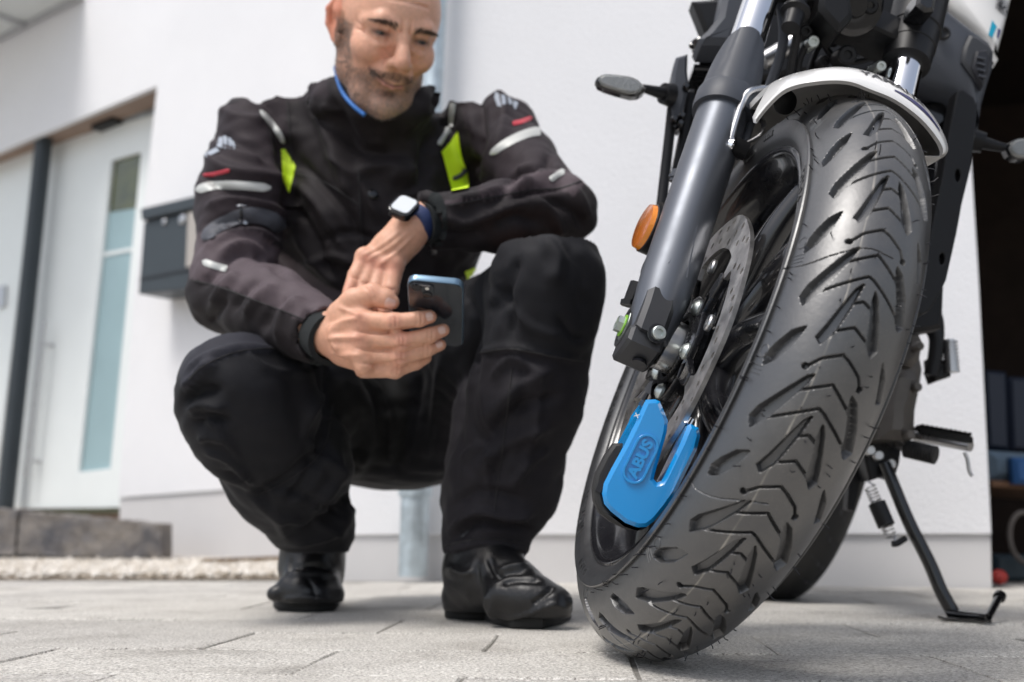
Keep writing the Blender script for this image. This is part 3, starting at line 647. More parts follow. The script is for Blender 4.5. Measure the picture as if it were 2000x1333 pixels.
# ---- fork
BETA = math.radians(14.5); FD = math.cos(BETA)*WW+math.sin(BETA)*WU; FG = -math.cos(BETA)*WU+math.sin(BETA)*WW      # along the leg, forwards
LEGF = .020
def fk(n_, g, d): return WC+WN*n_+FG*g+FD*d
for sg, nm in ((1, 'right'), (-1, 'left')):
    LO = .097*sg
    def ax(d, g=0): return fk(LO, LEGF+g, d)
    low = MB(); prof = [(-.015, .020), (.02, .0265), (.055, .0285), (.30, .0290), (.318, .0290)]
    low.lathe(ax(0), FD, [(h_, r_) if h_ < .3 else (h_-.02, r_) for h_, r_ in prof], 48, x0=WN); fl_ = low.build('fork_lower', M['forkpaint'], moto, 40)
    q = MB(); q.lathe(ax(0), FD, [(.286, .0292), (.286, .0345), (.292, .0355), (.310, .0355), (.316, .0335), (.316, .0215), (.314, .0206)], 48, x0=WN); cap_ = q.build('dust_seal', M['grey'], fl_, 35)
    q = MB(); q.lathe(ax(0), FD, [(.30, .0205), (.62, .0205)], 48, x0=WN); q.build('fork_tube', M['chrome'], moto, 60)
    if sg == 1:
        # plastic guard wrapping the front of the stanchion
        V = []; Fc = []; nj, nk = 14, 25
        for j in range(nj):
            s = j/(nj-1); d_ = .308+.078*s; half = (1.75-.95*s**1.2); R_ = .0330-.0045*s
            for k in range(nk):
                c = -half+2*half*k/(nk-1)+.25; rr2 = R_+(.0016 if abs(c-.25) < .42 else 0)
                top = (.012*(1-(abs(c-.25)/half)**2) if j == nj-1 else 0)
                V.append(ax(d_+top)+FG*math.cos(c)*rr2+WN*math.sin(c)*rr2)
        for j in range(nj):
            s = j/(nj-1); d_ = .308+.078*s; half = (1.75-.95*s**1.2); R_ = .0300-.0045*s
            for k in range(nk):
                c = -half+2*half*k/(nk-1)+.25; V.append(ax(d_)+FG*math.cos(c)*R_+WN*math.sin(c)*R_)
        o_ = nj*nk
        for j in range(nj-1):
            for k in range(nk-1):
                a1_ = j*nk+k; Fc.append((a1_, a1_+1, a1_+nk+1, a1_+nk)); Fc.append((o_+a1_, o_+a1_+nk, o_+a1_+nk+1, o_+a1_+1))
        for k in range(nk-1):
            for jj in (0, nj-1): a1_ = jj*nk+k; Fc.append((a1_, a1_+1, o_+a1_+1, o_+a1_))
        for j in range(nj-1):
            for kk in (0, nk-1): a1_ = j*nk+kk; Fc.append((a1_, a1_+nk, o_+a1_+nk, o_+a1_))
        g_ = mesh('fork_guard', V, Fc, M['grey'], fl_, 35)
    # axle clamp foot
    q = MB()
    def cp(n_, g, d): return fk(LO+n_*sg, g, d)
    q.lathe(WC+WN*(LO-.018*sg)+FG*.0, WN*sg, [(0, .020), (.002, .0235), (.036, .0235), (.042, .0225), (.042, .0175), (.034, .0165), (.034, 0)], 40)
    # cheek joining clamp to leg
    out = [(-.018, -.020), (.016, -.024), (.045, -.020), (.0480, .010), (.0450, .030), (.012, .036), (-.018, .024)]
    q.prism([cp(-.011, g, d) for g, d in out], WN*sg*.031, .005)
    # pinch block hanging below/in front
    out = [(-.012, -.012), (.030, -.010), (.040, -.018), (.040, -.034), (.0, -.040), (-.016, -.032)]
    q.prism([cp(-.013, g, d) for g, d in out], WN*sg*.036, .0035)
    fc_ = q.build('axle_clamp', M['forkblk'], moto, 35)
    if sg == 1:
        q = MB(); q.lathe(fk(.097+.012, 0, 0), WN, [(0, .0165), (.010, .0165), (.0115, .015), (.0115, .009), (.020, .009), (.020, .0075), (.008, .0065), (.008, 0)], 6); q.build('axle_end', M['zinc'], fc_, 30)
        q = MB(); q.lathe(fk(.1115, 0, 0)+WN*.010, WN, [(0, .0118), (.0012, .0118), (.0012, 0)], 24); q.build('green_ring', M['green'], fc_, 30)
        dirb = (FG*.96+WN*-.1-FD*.2); dirb /= np.linalg.norm(dirb)
        pb_ = fk(.097-.001, .0475, -.020); q = MB(); q.lathe(pb_, dirb, [(-.004, .0085), (.0005, .0085), (.001, .0070), (.006, .0070), (.0070, .0062), (.0070, .0038), (.004, .0036), (.004, 0)], 24); q.build('pinch_bolt', M['zinc'], fc_, 30)
        q = MB(); q.lathe(pb_, dirb, [(-.001, .0072), (.0008, .0098), (.0012, .0098), (.0012, 0)], 24); q.build('bolt_recess', M['ink'], fc_, 30)
        dird = -FD; q = MB(); q.lathe(fk(.097, .015, -.0405), dird, [(-.002, .0075), (.0009, .0075), (.0009, 0)], 20); q.build('clamp_opening', M['ink'], fc_, 30)
        # triangular flat on the leg
        q = MB(); tr = [fk(.097+.012, LEGF+.0268, .060), fk(.097-.014, LEGF+.0262, .052), fk(.097-.006, LEGF+.0285, .118)]; q.prism(tr, -FG*.008, .001); q.build('leg_facet', M['forkpaint'], fl_, 30)
        q = MB(); q.prism([fk(.097-.028, LEGF+.012, .245), fk(.097-.028, LEGF-.008, .245), fk(.097-.028, LEGF-.008, .300), fk(.097-.028, LEGF+.012, .300)], -WN*.008, .002); q.build('fender_boss', M['forkpaint'], fl_, 30)

# ---- front fender: white shell arched over the tyre, its nose turned down in front
secF = [(.0965, .2375), (.0935, .2560), (.0865, .2735), (.0745, .2885), (.0575, .2995), (.0390, .3065), (.0200, .3080), (-.0060, .3090), (-.0360, .3035), (-.0600, .2935), (-.0700, .2860), (-.0690, .2800), (-.0560, .2745)]
secB = [(.0950, .2385), (.0915, .2580), (.0860, .2780), (.0760, .2915), (.0610, .3040), (.0400, .3150), (.0160, .3210), (-.0110, .3220), (-.0410, .3160), (-.0640, .3055), (-.0830, .2905), (-.0860, .2800), (-.0780, .2650)]
secF = [np.array(q[:2]) for q in spline([(a, r, 0) for a, r in secF], 4)]; secB = [np.array(q[:2]) for q in spline([(a, r, 0) for a, r in secB], 4)]
SFA, SBA = np.array(secF), np.array(secB); sec = secB; fen_ang = np.concatenate([[125, 124.6, 123.5, 121.5, 119, 116], np.linspace(112, 22, 24)]); V = []; Fc = []; na = len(fen_ang); nk = len(sec)
def fsec(i, k, th):
    t = fen_ang[i]; s9 = min(1, max(0, (119-t)/15)); kq = k+s9*nk*.20*max(0, 1-k/(nk*.40)); sF, sB = [np.array([np.interp(kq, np.arange(nk), S_[:, 0]), np.interp(kq, np.arange(nk), S_[:, 1])]) for S_ in (SFA, SBA)]; e1_ = min(1, k/(nk*.30)); cf = 7.5*(1-e1_*e1_*(3-2*e1_)); t = t-cf*max(0, (t-100)/25); w_ = min(1, max(0, (125-t)/9)); w_ = 1-(1-w_)**1.7; a_, r_ = sF*(1-w_)+sB*w_
    s = max(0, (112-t)/90); a_ = a_*(1-.12*s); r_ += .030*min(1, s*2)*(abs(a_)/.1)**2
    nr = np.array([a_*.9, .10]); nr /= np.linalg.norm(nr); th2 = th*(.3 if i == 0 else 1)+(.0016 if i == 0 and th == 0 else 0); return wp(a_-nr[0]*th2, r_-nr[1]*th2, t)
for th in (0, .0055):
    for i in range(na):
        for k in range(nk): V.append(fsec(i, k, th))
o_ = na*nk; Fi = []
for i in range(na-1):
    for k in range(nk-1):
        a1_ = i*nk+k; Fc.append((a1_, a1_+1, a1_+nk+1, a1_+nk)); Fi.append((o_+a1_, o_+a1_+nk, o_+a1_+nk+1, o_+a1_+1))
for k in range(nk-1):
    for ii in (0, na-1): a1_ = ii*nk+k; Fc.append((a1_, a1_+1, o_+a1_+1, o_+a1_))
for i in range(na-1):
    for kk in (0, nk-1): a1_ = i*nk+kk; Fc.append((a1_, a1_+nk, o_+a1_+nk, o_+a1_))
fender = mesh('front_fender', V, Fc, M['white'], moto, 60)
V2 = [fsec(i, k, .0056) for i in range(na) for k in range(nk)]; mesh('fender_underside', V2, [tuple(x-o_ for x in f) for f in Fi], M['under'], fender, 60)
fb = [BVHTree.FromPolygons([tuple(q) for q in V], Fc)]
def onf(x, t, lift):
    p0 = wp(x, .40, t); d_ = wp(x, .2, t)-p0; h_ = fb[0].ray_cast(Vector(p0), Vector(d_).normalized(), .2); q_ = np.array(h_[0]) if h_[0] is not None else wp(x, .315, t)
    return q_-d_/np.linalg.norm(d_)*lift
def fender_text(txt, px, py, size, rot=0, name='lettering', m_=None, sx=1.0):
    me = text_mesh(txt, 0, size, .0004); n_ = len(me.vertices); co = np.empty(n_*3, np.float32); me.vertices.foreach_get('co', co); co = co.reshape(-1, 3)
    # wrap across the crown: x -> -axial, y -> backwards along the arc
    xs = -co[:, 0]*sx+px; out_ = []
    for x, y in zip(xs, co[:, 1]):
        t = 119-py-math.degrees(y/.32); k = np.interp(x, [q[0] for q in sec][::-1], np.arange(nk)[::-1])
        out_.append(onf(x, t, .0008))
    me.vertices.foreach_set('co', np.array(out_, np.float32).ravel()); me.update(); return link(name, me, m_ or M['ink'], fender, None)
fender_text('YAMAHA', -.006, -1.2, .016, sx=1.05)
# print below the word
V = []; Fc = []
for i, x in enumerate(np.linspace(-.004, -.060, 18)):
    for y in (0.0, .5+.9*math.sin(i/17*math.pi)):
        V.append(onf(x, 123.2-y, .0006))
for i in range(17): Fc.append((2*i, 2*i+1, 2*i+3, 2*i+2))
mesh('decal', V, Fc, M['navy'], fender, None)
# bracket rods and bolt
Yb = float(fk(.097-.035, LEGF+.02, .26)[1])-.005
q = MB(); q.tube(spline(PXY([(1424, 287, Yb-.01), (1437, 240, Yb-.005), (1452, 196, Yb), (1466, 178, Yb), (1490, 173, Yb+.01), (1512, 175, Yb+.02)]), 5), .0036, 8); q.tube(spline(PXY([(1436, 290, Yb), (1466, 276, Yb), (1486, 262, Yb), (1492, 246, Yb+.01), (1486, 232, Yb+.02)]), 5), .0042, 8, flat=.5); q.build('fender_bracket', M['steel'], fender)
q = MB(); q.lathe(P(1438, 288, Yb-.004), WN, [(-.012, .0105), (.004, .0105), (.004, 0)], 20); q.build('bracket_sleeve', M['blk'], fender)
q = MB(); q.lathe(P(1430, 285, Yb-.010), WN, [(0, .0085), (.002, .0085), (.006, .0055), (.0065, .003), (.005, .0028), (.005, 0)], 18); q.build('bracket_bolt', M['chrome'], fender, 35)
q = MB(); q.lathe(P(1532, 200, float(wp(.08, .28, 110)[1])-.002), -WN*.3+np.array([0, -.9, -.3]), [(0, .012), (.003, .012), (.006, .007), (.006, 0)], 20); q.build('fender_bolt', M['blk'], fender, 35)

# ---- round orange reflector on its bracket
Yr = float(fk(.13, -.01, .14)[1])
rc = P(1268, 447, Yr); RN = WN+np.array([0, -.10, -.05]); RN /= np.linalg.norm(RN)
q = MB(); q.lathe(rc, RN, [(-.012, .0245), (-.010, .0275), (.002, .0275), (.003, .0262), (.003, 0)], 40); refl = q.build('side_reflector', M['blk'], moto, 35)
q = MB(); q.lathe(rc, RN, [(.0031, .0260), (.0085, .0248)], 40); q.build('reflector_rim', M['orange'], refl, 60)
q = MB(); q.lathe(rc, RN, [(.0085, .0248), (.0100, .018), (.0106, .0)], 40); q.build('reflector_face', M['orange2'], refl, 60)
q = MB(); q.tube(PXY([(1310, 440, Yr+.01), (1330, 400, Yr+.01), (1350, 380, Yr)]), .006, 8); q.tube(spline(PXY([(1285, 480, Yr), (1262, 520, Yr), (1258, 545, Yr), (1268, 560, Yr), (1300, 556, Yr)]), 4), .004, 8); q.build('reflector_bracket', M['blk'], refl)
# sensor cable and connector beside the leg
Yc = Yr-.005
q = MB(); q.tube(spline(PXY([(1345, 285, Yc+.02), (1330, 320, Yc+.02), (1318, 370, Yc+.01), (1300, 430, Yc), (1282, 500, Yc), (1268, 545, Yc), (1250, 590, Yc), (1238, 620, Yc), (1232, 650, Yc), (1240, 680, Yc)]), 6), .0032, 8); q.tube(spline(PXY([(1352, 300, Yc+.03), (1340, 350, Yc+.03), (1322, 420, Yc+.02), (1300, 480, Yc+.01), (1288, 520, Yc), (1262, 600, Yc)]), 6), .0028, 8); cab = q.build('sensor_cable', M['blk'], moto)
q = MB(); q.tube(PXY([(1324, 334, Yc+.01), (1318, 356, Yc+.01)]), .0065, 10); q.tube(PXY([(1320, 344, Yc+.01), (1319, 349, Yc+.01)]), .0078, 10); q.build('cable_grommet', M['grey'], cab)
q = MB(); q.tube(PXY([(1246, 554, Yc-.002), (1232, 590, Yc-.002)]), [.0085, .008], 8); q.tube(PXY([(1230, 588, Yc-.002), (1228, 598, Yc-.002)]), .0095, 8); q.build('cable_connector', M['blk'], cab)
q = MB(); q.tube(PXY([(1262, 564, Yc+.008), (1252, 588, Yc+.008)]), .006, 8); q.build('cable_clip', M['steel'], cab)

# ---- lower triple clamp, headlight stay clutter above the fender
c_l, c_r = fk(.097, LEGF, .525), fk(-.097, LEGF, .505)
q = MB(); q.lathe(fk(.097, LEGF, 0), FD, [(.492, .024), (.494, .031), (.56, .031)], 40, x0=WN); q.lathe(fk(-.097, LEGF, 0), FD, [(.478, .022), (.480, .0285), (.506, .0295), (.507, .0305), (.535, .031), (.536, .0325), (.66, .033)], 40, x0=WN)
q.box(fk(0, LEGF-.01, .515), WN*.10, FG*.026, FD*.018); tc = q.build('triple_clamp', M['blk'], moto, 35)
mess = []
def rod(name, pts, rad, m_, par=None, n=10, sm=True):
    q = MB(); q.tube(spline(PXY(pts), 5) if sm and len(pts) > 2 else PXY(pts), rad, n); return q.build(name, m_, par or moto)
Yk = 1.30
stay = MB(); 
for pts, th in (([(1352, 0), (1860, -40), (1850, 60), (1760, 130), (1650, 150), (1560, 138), (1440, 168), (1400, 120)], .04),): stay.prism(PX(pts, 1.46), (0, th, 0), .006)
stay = stay.build('headlight_stay', M['blk'], moto, 30)
rod('brake_hose', [(1548, -20, 1.22), (1552, 30, 1.22), (1556, 70, 1.23), (1545, 130, 1.25), (1540, 190, 1.27)], .0052, M['blk'], stay)
rod('brake_hose', [(1590, -20, 1.25), (1586, 60, 1.25), (1560, 120, 1.26), (1556, 190, 1.27)], .0048, M['blk'], stay)
rod('brake_hose', [(1500, 180, 1.28), (1530, 80, 1.25), (1520, -20, 1.25)], .0062, M['grey'], stay)
q = MB(); q.lathe(P(1552, 30, 1.205), FD, [(-.022, .011), (.0, .012), (.004, .0175), (.007, .0175), (.009, .010), (.04, .010)], 20); q.build('hose_union', M['blk'], stay)
for (x, y, r_, Y, mm_) in ((1574, 62, .008, 1.24, 'blk'), (1588, 82, .008, 1.24, 'zinc'), (1655, 108, .012, 1.24, 'blk'), (1720, 130, .007, 1.25, 'zinc'), (1700, 12, .010, 1.22, 'blk'), (1640, 70, .009, 1.28, 'blk'), (1610, 120, .008, 1.28, 'blk'), (1780, 100, .009, 1.26, 'blk')):
    q = MB(); q.lathe(P(x, y, Y), (0, -1, -.25), [(-.03, r_), (0, r_), (.003, r_*.8), (.003, r_*.45), (.0, r_*.4), (.0, 0)], 16); bl = q.build('stay_bolt', M[mm_], stay, 35)
    if (x, y) in ((1574, 62), (1655, 108)):
        q = MB(); q.prism([P(x+(-3 if x < 1600 else 1), y+2, Y-.004)+np.array([dx*.006, 0, dz*.006]) for dx, dz in ((-.6, -.8), (.5, -.5), (.9, .5), (-.1, .8))], (0, .002, 0)); q.build('paint_mark', M['green'], bl, None)
q = MB(); q.prism(PX([(1604, -20), (1660, -20), (1668, 30), (1640, 60), (1600, 16)], 1.20), (0, .06, 0), .006); q.build('horn_bracket', M['blk'], stay)
q = MB(); q.lathe(P(1668, 10, 1.22), (.2, -1, -.5), [(-.02, .030), (0, .036), (.004, .036), (.006, .030), (.004, .016), (.009, .013), (.009, 0)], 32); q.build('horn', M['blkgloss'], stay, 35)
rod('stay_tube', [(1605, 60, 1.30), (1660, -10, 1.24), (1700, -60, 1.22)], .007, M['steel'], stay)
rod('stay_tube', [(1660, 82, 1.33), (1740, 92, 1.33), (1800, 105, 1.33)], .008, M['blk'], stay)
rod('cable', [(1700, 0, 1.26), (1725, 40, 1.26), (1745, 66, 1.27), (1760, 66, 1.28)], .0026, M['steel'], stay)
rod('cable', [(1620, 0, 1.3), (1600, 60, 1.3), (1640, 120, 1.3), (1720, 110, 1.32)], .004, M['blk'], stay)
rod('cable', [(1680, -10, 1.28), (1640, 50, 1.29), (1600, 90, 1.3), (1580, 140, 1.3)], .004, M['blk'], stay)
rod('cable', [(1800, -20, 1.24), (1770, 40, 1.25), (1740, 90, 1.3)], .005, M['blk'], stay)
rod('stay_tube', [(1490, 120, 1.36), (1540, 90, 1.36), (1570, 60, 1.36)], .012, M['steel'], stay)
q = MB(); q.prism(PX([(1796, -20), (1832, -20), (1826, 20), (1808, 22), (1790, 8)], 1.20), (0, .05, 0), .004); q.build('reflector_stay', M['blkgloss'], stay)

# ---- headlight side cover and mirror rim at the top left
q = MB(); q.prism(PX([(1419, -40), (1475, -40), (1462, 20), (1440, 60), (1430, 84), (1372, 84), (1366, 72), (1384, 56), (1405, 30)], 1.36), (0, .07, 0), .008); q.build('headlight_cover', M['grey'], moto, 35)
q = MB(); q.tube(spline(PXY([(1384, 42, 1.5), (1387, 18, 1.5), (1398, 0, 1.5), (1415, -14, 1.5), (1440, -20, 1.5), (1440, 30, 1.5)]), 5), .006, 10); q.build('mirror_rim', M['blkgloss'], moto)
q = MB(); q.prism(PX([(1388, 40), (1391, 16), (1402, 2), (1420, -8), (1430, 0), (1420, 30), (1400, 50)], 1.505), (0, .006, 0)); q.build('headlight_glass', M['lensin'], moto)

# ---- radiator and side pieces (left side of the picture)
q = MB(); q.prism(PX([(1354, 128), (1440, 130), (1860, 175), (1842, 640), (1790, 650), (1600, 560), (1500, 500), (1322, 345)], 1.50), (0, .045, 0), .006); rad = q.build('radiator', M['blk'], moto, 30)
for k in range(26):
    q = MB(); y = 150+k*9; q.prism(PX([(1362-k*1.2, y), (1440-k, y+1), (1440-k, y+3), (1362-k*1.2, y+2)], 1.493), (0, .006, 0)); q.build('fin', M['blkgloss'], rad, None)
q = MB(); q.lathe(P(1388, 124, 1.44), (0, 0, 1), [(0, .016), (.022, .018), (.024, .026), (.030, .027), (.031, .022), (.031, 0)], 28)
for c in np.linspace(0, 2*math.pi, 9)[:-1]: q.ball(P(1388, 124, 1.44)+np.array([math.cos(c)*.025, math.sin(c)*.025, .026]), .005, 8)
q.build('radiator_cap', M['blkgloss'], rad, 40)
q = MB(); q.prism(PX([(1356, 124), (1432, 128), (1432, 138), (1354, 136)], 1.42), (0, .07, 0), .002); q.build('tank_rim', M['blkgloss'], rad)
sg_ = MB(); sg_.prism(PX([(1321, 111), (1344, 104), (1343, 140), (1347, 170), (1340, 190), (1334, 215), (1330, 250), (1312, 244), (1310, 200), (1314, 140)], 1.40), (0, .035, 0), .004); shr = sg_.build('radiator_guard', M['grey'], moto, 35)
rod('guard_strut', [(1316, 180, 1.41), (1308, 260, 1.41), (1292, 400, 1.40)], .0072, M['blk'], shr, sm=False)
rod('guard_strut', [(1348, 185, 1.44), (1336, 260, 1.43), (1318, 350, 1.42)], .0070, M['blk'], shr, sm=False)
for (x, y) in ((1333, 225), (1330, 240), (1318, 232), (1341, 168)):
    q = MB(); q.lathe(P(x, y, 1.39), (0, -1, 0), [(-.02, .005), (0, .005), (.003, .003), (.003, 0)], 10); q.build('guard_bolt', M['blkgloss'], shr)
# turn signals
def signal(outline, Y, base, lab, s1, s2):
    q = MB(); q.prism(PX(outline, Y), (0, .022, 0), .005); b_ = q.build('turn_signal', M['blkgloss'], moto, 40)
    c_ = sum(PX(outline, Y))/len(outline); f_ = [c_+(p_-c_)*.86+np.array([0, -.003, 0]) for p_ in PX(outline, Y)]
    q = MB(); q.prism(f_, (0, .008, 0), .003); q.build('signal_lens', M['lensin'], b_, 40)
    f_ = [c_+(p_-c_)*.88+np.array([0, -.006, 0]) for p_ in PX(outline, Y)]; q = MB(); q.prism(f_, (0, .005, 0), .0022); q.build('lens_cover', M['lens'], b_, 40)
    q = MB(); q.ball(c_+np.array([base[0]*.002*0, -.0028, 0])+(s1-c_)*.3, .006, 10, (1.2, .4, 1)); q.build('signal_bulb', mat('bulb_amber', (.55, .42, .30), .3), b_)
    q = MB(); q.tube([s1, s1*.45+s2*.55, s2], [.0055, .0075, .0095], 14); q.tube([s2-(s2-s1)*.12, s2+(s2-s1)*.25], [.014, .016], 16); q.build('signal_stalk', M['blk'], b_, 40)
Ys = 1.36
signal(spline([(1164, 155, 0), (1172, 146, 0), (1200, 147, 0), (1235, 151, 0), (1252, 160, 0), (1263, 172, 0), (1255, 182, 0), (1232, 187, 0), (1205, 179, 0), (1180, 171, 0), (1165, 163, 0)], 3) and [(1163, 156), (1168, 148), (1180, 145), (1205, 147), (1235, 151), (1250, 158), (1263, 171), (1257, 180), (1246, 186), (1232, 187), (1205, 180), (1180, 172), (1168, 166)], Ys, (0, 0), 'l', P(1256, 173, Ys+.012), P(1300, 184, Ys+.03))
signal([(1966, 291), (1972, 278), (1985, 271), (2005, 270), (2025, 276), (2034, 290), (2025, 303), (2005, 311), (1985, 310), (1972, 303)], 1.46, (0, 0), 'r', P(1972, 292, 1.47), P(1915, 278, 1.48))
# ---- right hand side: frame cover with opening, long radiator bracket
q = MB(); q.prism(PX([(1842, -30), (1850, 12), (1888, 42), (1935, 78), (1946, 96), (1943, 130), (1932, 165), (1922, 200), (1916, 245), (1906, 262), (1898, 240), (1895, 215), (1880, 188), (1850, 176), (1800, 160), (1760, 150), (1764, 40), (1780, -30)], 1.42), (0, .10, 0), .010); cov = q.build('side_cover', M['grey'], moto, 50)
q = MB(); q.prism(PX([(1896, 66), (1912, 72), (1938, 92), (1936, 120), (1926, 160), (1918, 174), (1902, 150), (1880, 120), (1884, 92)], 1.412), (0, .012, 0), .004); q.build('cover_recess', mat('recess_plastic', (.030, .032, .037), .5), cov, 40)
q = MB(); q.prism(PX([(1908, 98), (1926, 96), (1936, 108), (1932, 135), (1921, 170), (1912, 160), (1900, 130)], 1.406), (0, .008, 0), .003); q.build('air_opening', M['ink'], cov, 40)
for k in range(4):
    q = MB(); q.tube(PXY([(1908+k, 112+k*12, 1.403), (1924+k*.5, 116+k*12, 1.403)]), .0016, 6); q.build('grille_bar', M['grey'], cov)
q = MB(); q.lathe(P(1842, 66, 1.412), (0, -1, -.1), [(0, .010), (.002, .010), (.004, .007), (.002, .004), (.002, 0)], 18); bl = q.build('cover_bolt', M['blk'], cov)
q = MB(); q.lathe(P(1842, 62, 1.405), (0, -1, -.1), [(0, .003), (.002, .002), (.002, 0)], 10); q.build('paint_mark', M['green'], bl)
q = MB(); q.prism(PX([(1806, 200), (1840, 192), (1852, 200), (1850, 240), (1838, 250), (1828, 560), (1800, 600), (1770, 610), (1790, 400)], 1.46), (0, .05, 0), .006); q.build('radiator_side_tank', M['blkgloss'], moto, 35)
bk = [(1872, 180), (1880, 178), (1900, 192), (1907, 210), (1903, 250), (1893, 330), (1876, 400), (1866, 455), (1856, 500), (1846, 545), (1832, 575), (1812, 606), (1800, 612), (1786, 600), (1806, 520), (1828, 420), (1846, 330), (1856, 260)]
PLB = [P(x, y, 1.38) for x, y in bk]
me = curve2d([[(q_[0], q_[2]) for q_ in PLB]]+[[(P(cx_+rx*math.cos(c), cy_+ry*math.sin(c), 1.38)[0], P(cx_+rx*math.cos(c), cy_+ry*math.sin(c), 1.38)[2]) for c in np.linspace(0, 2*math.pi, 15)[:-1]] for cx_, cy_, rx, ry in ((1871, 343, 8, 15), (1840, 506, 8, 14))], .026, .002)
xf(me, (0, 1.395, 0), (1, 0, 0), (0, 0, 1), (0, -1, 0)); brk = link('radiator_bracket', me, M['blk'], moto, 35)
for (x, y) in ((1862, 345), (1840, 508), (1838, 480), (1892, 268)):
    q = MB(); q.lathe(P(x, y, 1.395), (0, -1, 0), [(-.01, .007), (0, .007), (.003, .005), (.003, 0)], 12); q.build('bracket_bolt', M['blkgloss'], brk)
# ---- fuel tank
tk = PX([(1835, -60), (1990, -60), (1972, 20), (1962, 60), (1950, 105), (1944, 128), (1940, 118), (1936, 84), (1905, 55), (1880, 36), (1843, 10)], 1.50)
q = MB(); q.prism(tk, (0, .16, 0), .007); tank = q.build('fuel_tank', M['white'], moto, 60)
def tdec(name, pts, m_, off=.0008):
    q = MB(); q.prism(PX(pts, 1.50-off), (0, .0012, 0)); q.build(name, m_, tank, None)
tdec('decal', [(1938, 40), (1947, 52), (1938, 74), (1931, 68)], M['teal']); tdec('decal', [(1950, 55), (1955, 60), (1950, 76), (1947, 72)], M['navy'])
me = text_mesh('YAMAHA', .0002, .036, .0003)
d1 = P(1967, 4, 1.50); d2 = P(1944, 40, 1.50); 
ex = P(1968, 44, 1.5)-P(1942, 22, 1.5); ex /= np.linalg.norm(ex); ez = np.array([0, -1., 0]); ey = np.cross(ez, ex)
xf(me, P(1957, 12, 1.4985), ex*.15, np.array([.22, 0, .97]), ez); link('lettering', me, M['ink'], tank, None)

# ---- engine, frame tubes, pegs, stand
def blk(name, pts, Y, dep, m_, par=moto, bev=.006): q = MB(); q.prism(PX(pts, Y), (0, dep, 0), bev); return q.build(name, m_, par, 40)
eng = blk('engine', [(1700, 640), (1768, 618), (1792, 632), (1800, 690), (1806, 720), (1800, 760), (1792, 800), (1790, 846), (1776, 868), (1740, 866), (1690, 870), (1650, 840)], 1.62, .22, M['engine'], bev=.012)
blk('engine_cover', [(1772, 636), (1792, 636), (1806, 668), (1800, 700), (1786, 716), (1764, 712), (1766, 670)], 1.59, .05, M['engine'], eng, .01)
blk('engine_cover', [(1744, 716), (1790, 722), (1800, 740), (1796, 770), (1784, 800), (1784, 838), (1770, 860), (1722, 856), (1728, 780)], 1.57, .06, M['engine'], eng, .014)
for (x, y) in ((1792, 756), (1796, 676), (1778, 850), (1752, 724)):
    q = MB(); q.lathe(P(x, y, 1.565), (0, -1, 0), [(-.02, .007), (0, .007), (.004, .005), (.004, 0)], 12); q.build('engine_bolt', M['engine'], eng)
rod('frame_tube', [(1790, 610, 1.66), (1812, 632, 1.66), (1828, 660, 1.66), (1826, 700, 1.66), (1818, 735, 1.66)], .011, M['blk'])
rod('frame_tube', [(1812, 598, 1.68), (1828, 612, 1.68), (1834, 640, 1.68), (1832, 690, 1.68)], .008, M['blk'])
q = MB(); q.prism(PX([(1816, 700), (1850, 705), (1860, 722), (1858, 736), (1838, 742), (1824, 748), (1818, 730)], 1.66), (0, .03, 0), .004); ppeg = q.build('passenger_peg', M['blk'], moto)
q = MB(); a_, b__ = P(1854, 664, 1.66), P(1858, 728, 1.66); q.tube([a_, b__], [.0085, .011], 12); 
for k in range(9): c_ = a_+(b__-a_)*(k+.5)/9; q.tube([c_, c_+(b__-a_)*.045], .0125, 12)
q.build('peg_pad', M['steel'], ppeg)
# rider foot peg and gear lever
q = MB(); a_, b__ = P(1788, 852, 1.66), P(1896, 872, 1.60); q.tube([a_, b__], .010, 12, flat=.8); fp = q.build('foot_peg', M['steel'], moto)
q = MB(); q.box((a_+b__)/2+np.array([0, 0, .009]), (b__-a_)*.47, (0, .016, .002), (0, 0, .005))
for k in range(11): c_ = a_+(b__-a_)*(.08+k*.084)+np.array([0, -.004, .015]); q.box(c_, (b__-a_)*.022, (0, .014, 0), (0, 0, .0025))
q.build('peg_rubber', M['rubber'], fp)
rod('peg_feeler', [(1884, 884, 1.60), (1890, 900, 1.60), (1893, 920, 1.60), (1899, 930, 1.60)], .0028, M['steel'], fp)
q = MB(); a_, b__ = P(1768, 876, 1.60), P(1828, 890, 1.57); q.tube([a_, b__], .011, 14)
for k in range(10): c_ = a_+(b__-a_)*(k+.3)/10; q.tube([c_, c_+(b__-a_)*.05], .0135, 14)
gl = q.build('gear_lever', M['rubber'], moto)
rod('lever_arm', [(1768, 876, 1.60), (1748, 868, 1.62), (1716, 862, 1.66)], .006, M['steel'], gl)
# bracket under the engine
q = MB(); q.prism(PX([(1686, 864), (1716, 860), (1740, 866), (1762, 872), (1758, 905), (1748, 935), (1728, 930), (1700, 940), (1690, 900)], 1.63), (0, .05, 0), .004); sb = q.build('stand_bracket', M['blk'], moto)
for (x, y) in ((1740, 906), (1716, 890), (1700, 880)):
    q = MB(); q.lathe(P(x, y, 1.62), (0, -1, 0), [(-.01, .008), (0, .008), (.004, .006), (.004, 0)], 12); q.build('bracket_bolt', M['steel'], sb)
q = MB(); q.prism(PX([(1664, 900), (1690, 905), (1682, 960), (1672, 998), (1656, 996), (1660, 940)], 1.68), (0, .03, 0), .004); q.build('exhaust_bracket', M['blk'], moto)
Yst = float(G(1870, 1211)[1])
q = MB(); sp_ = PXY([(1728, 905, Yst+.03), (1744, 945, Yst+.025), (1775, 1020, Yst+.018), (1815, 1100, Yst+.01), (1838, 1155, Yst+.004), (1862, 1199, Yst)]); q.tube(spline(sp_, 5), [.011+.001*(i/25) for i in range(26)], 14, flat=.8)
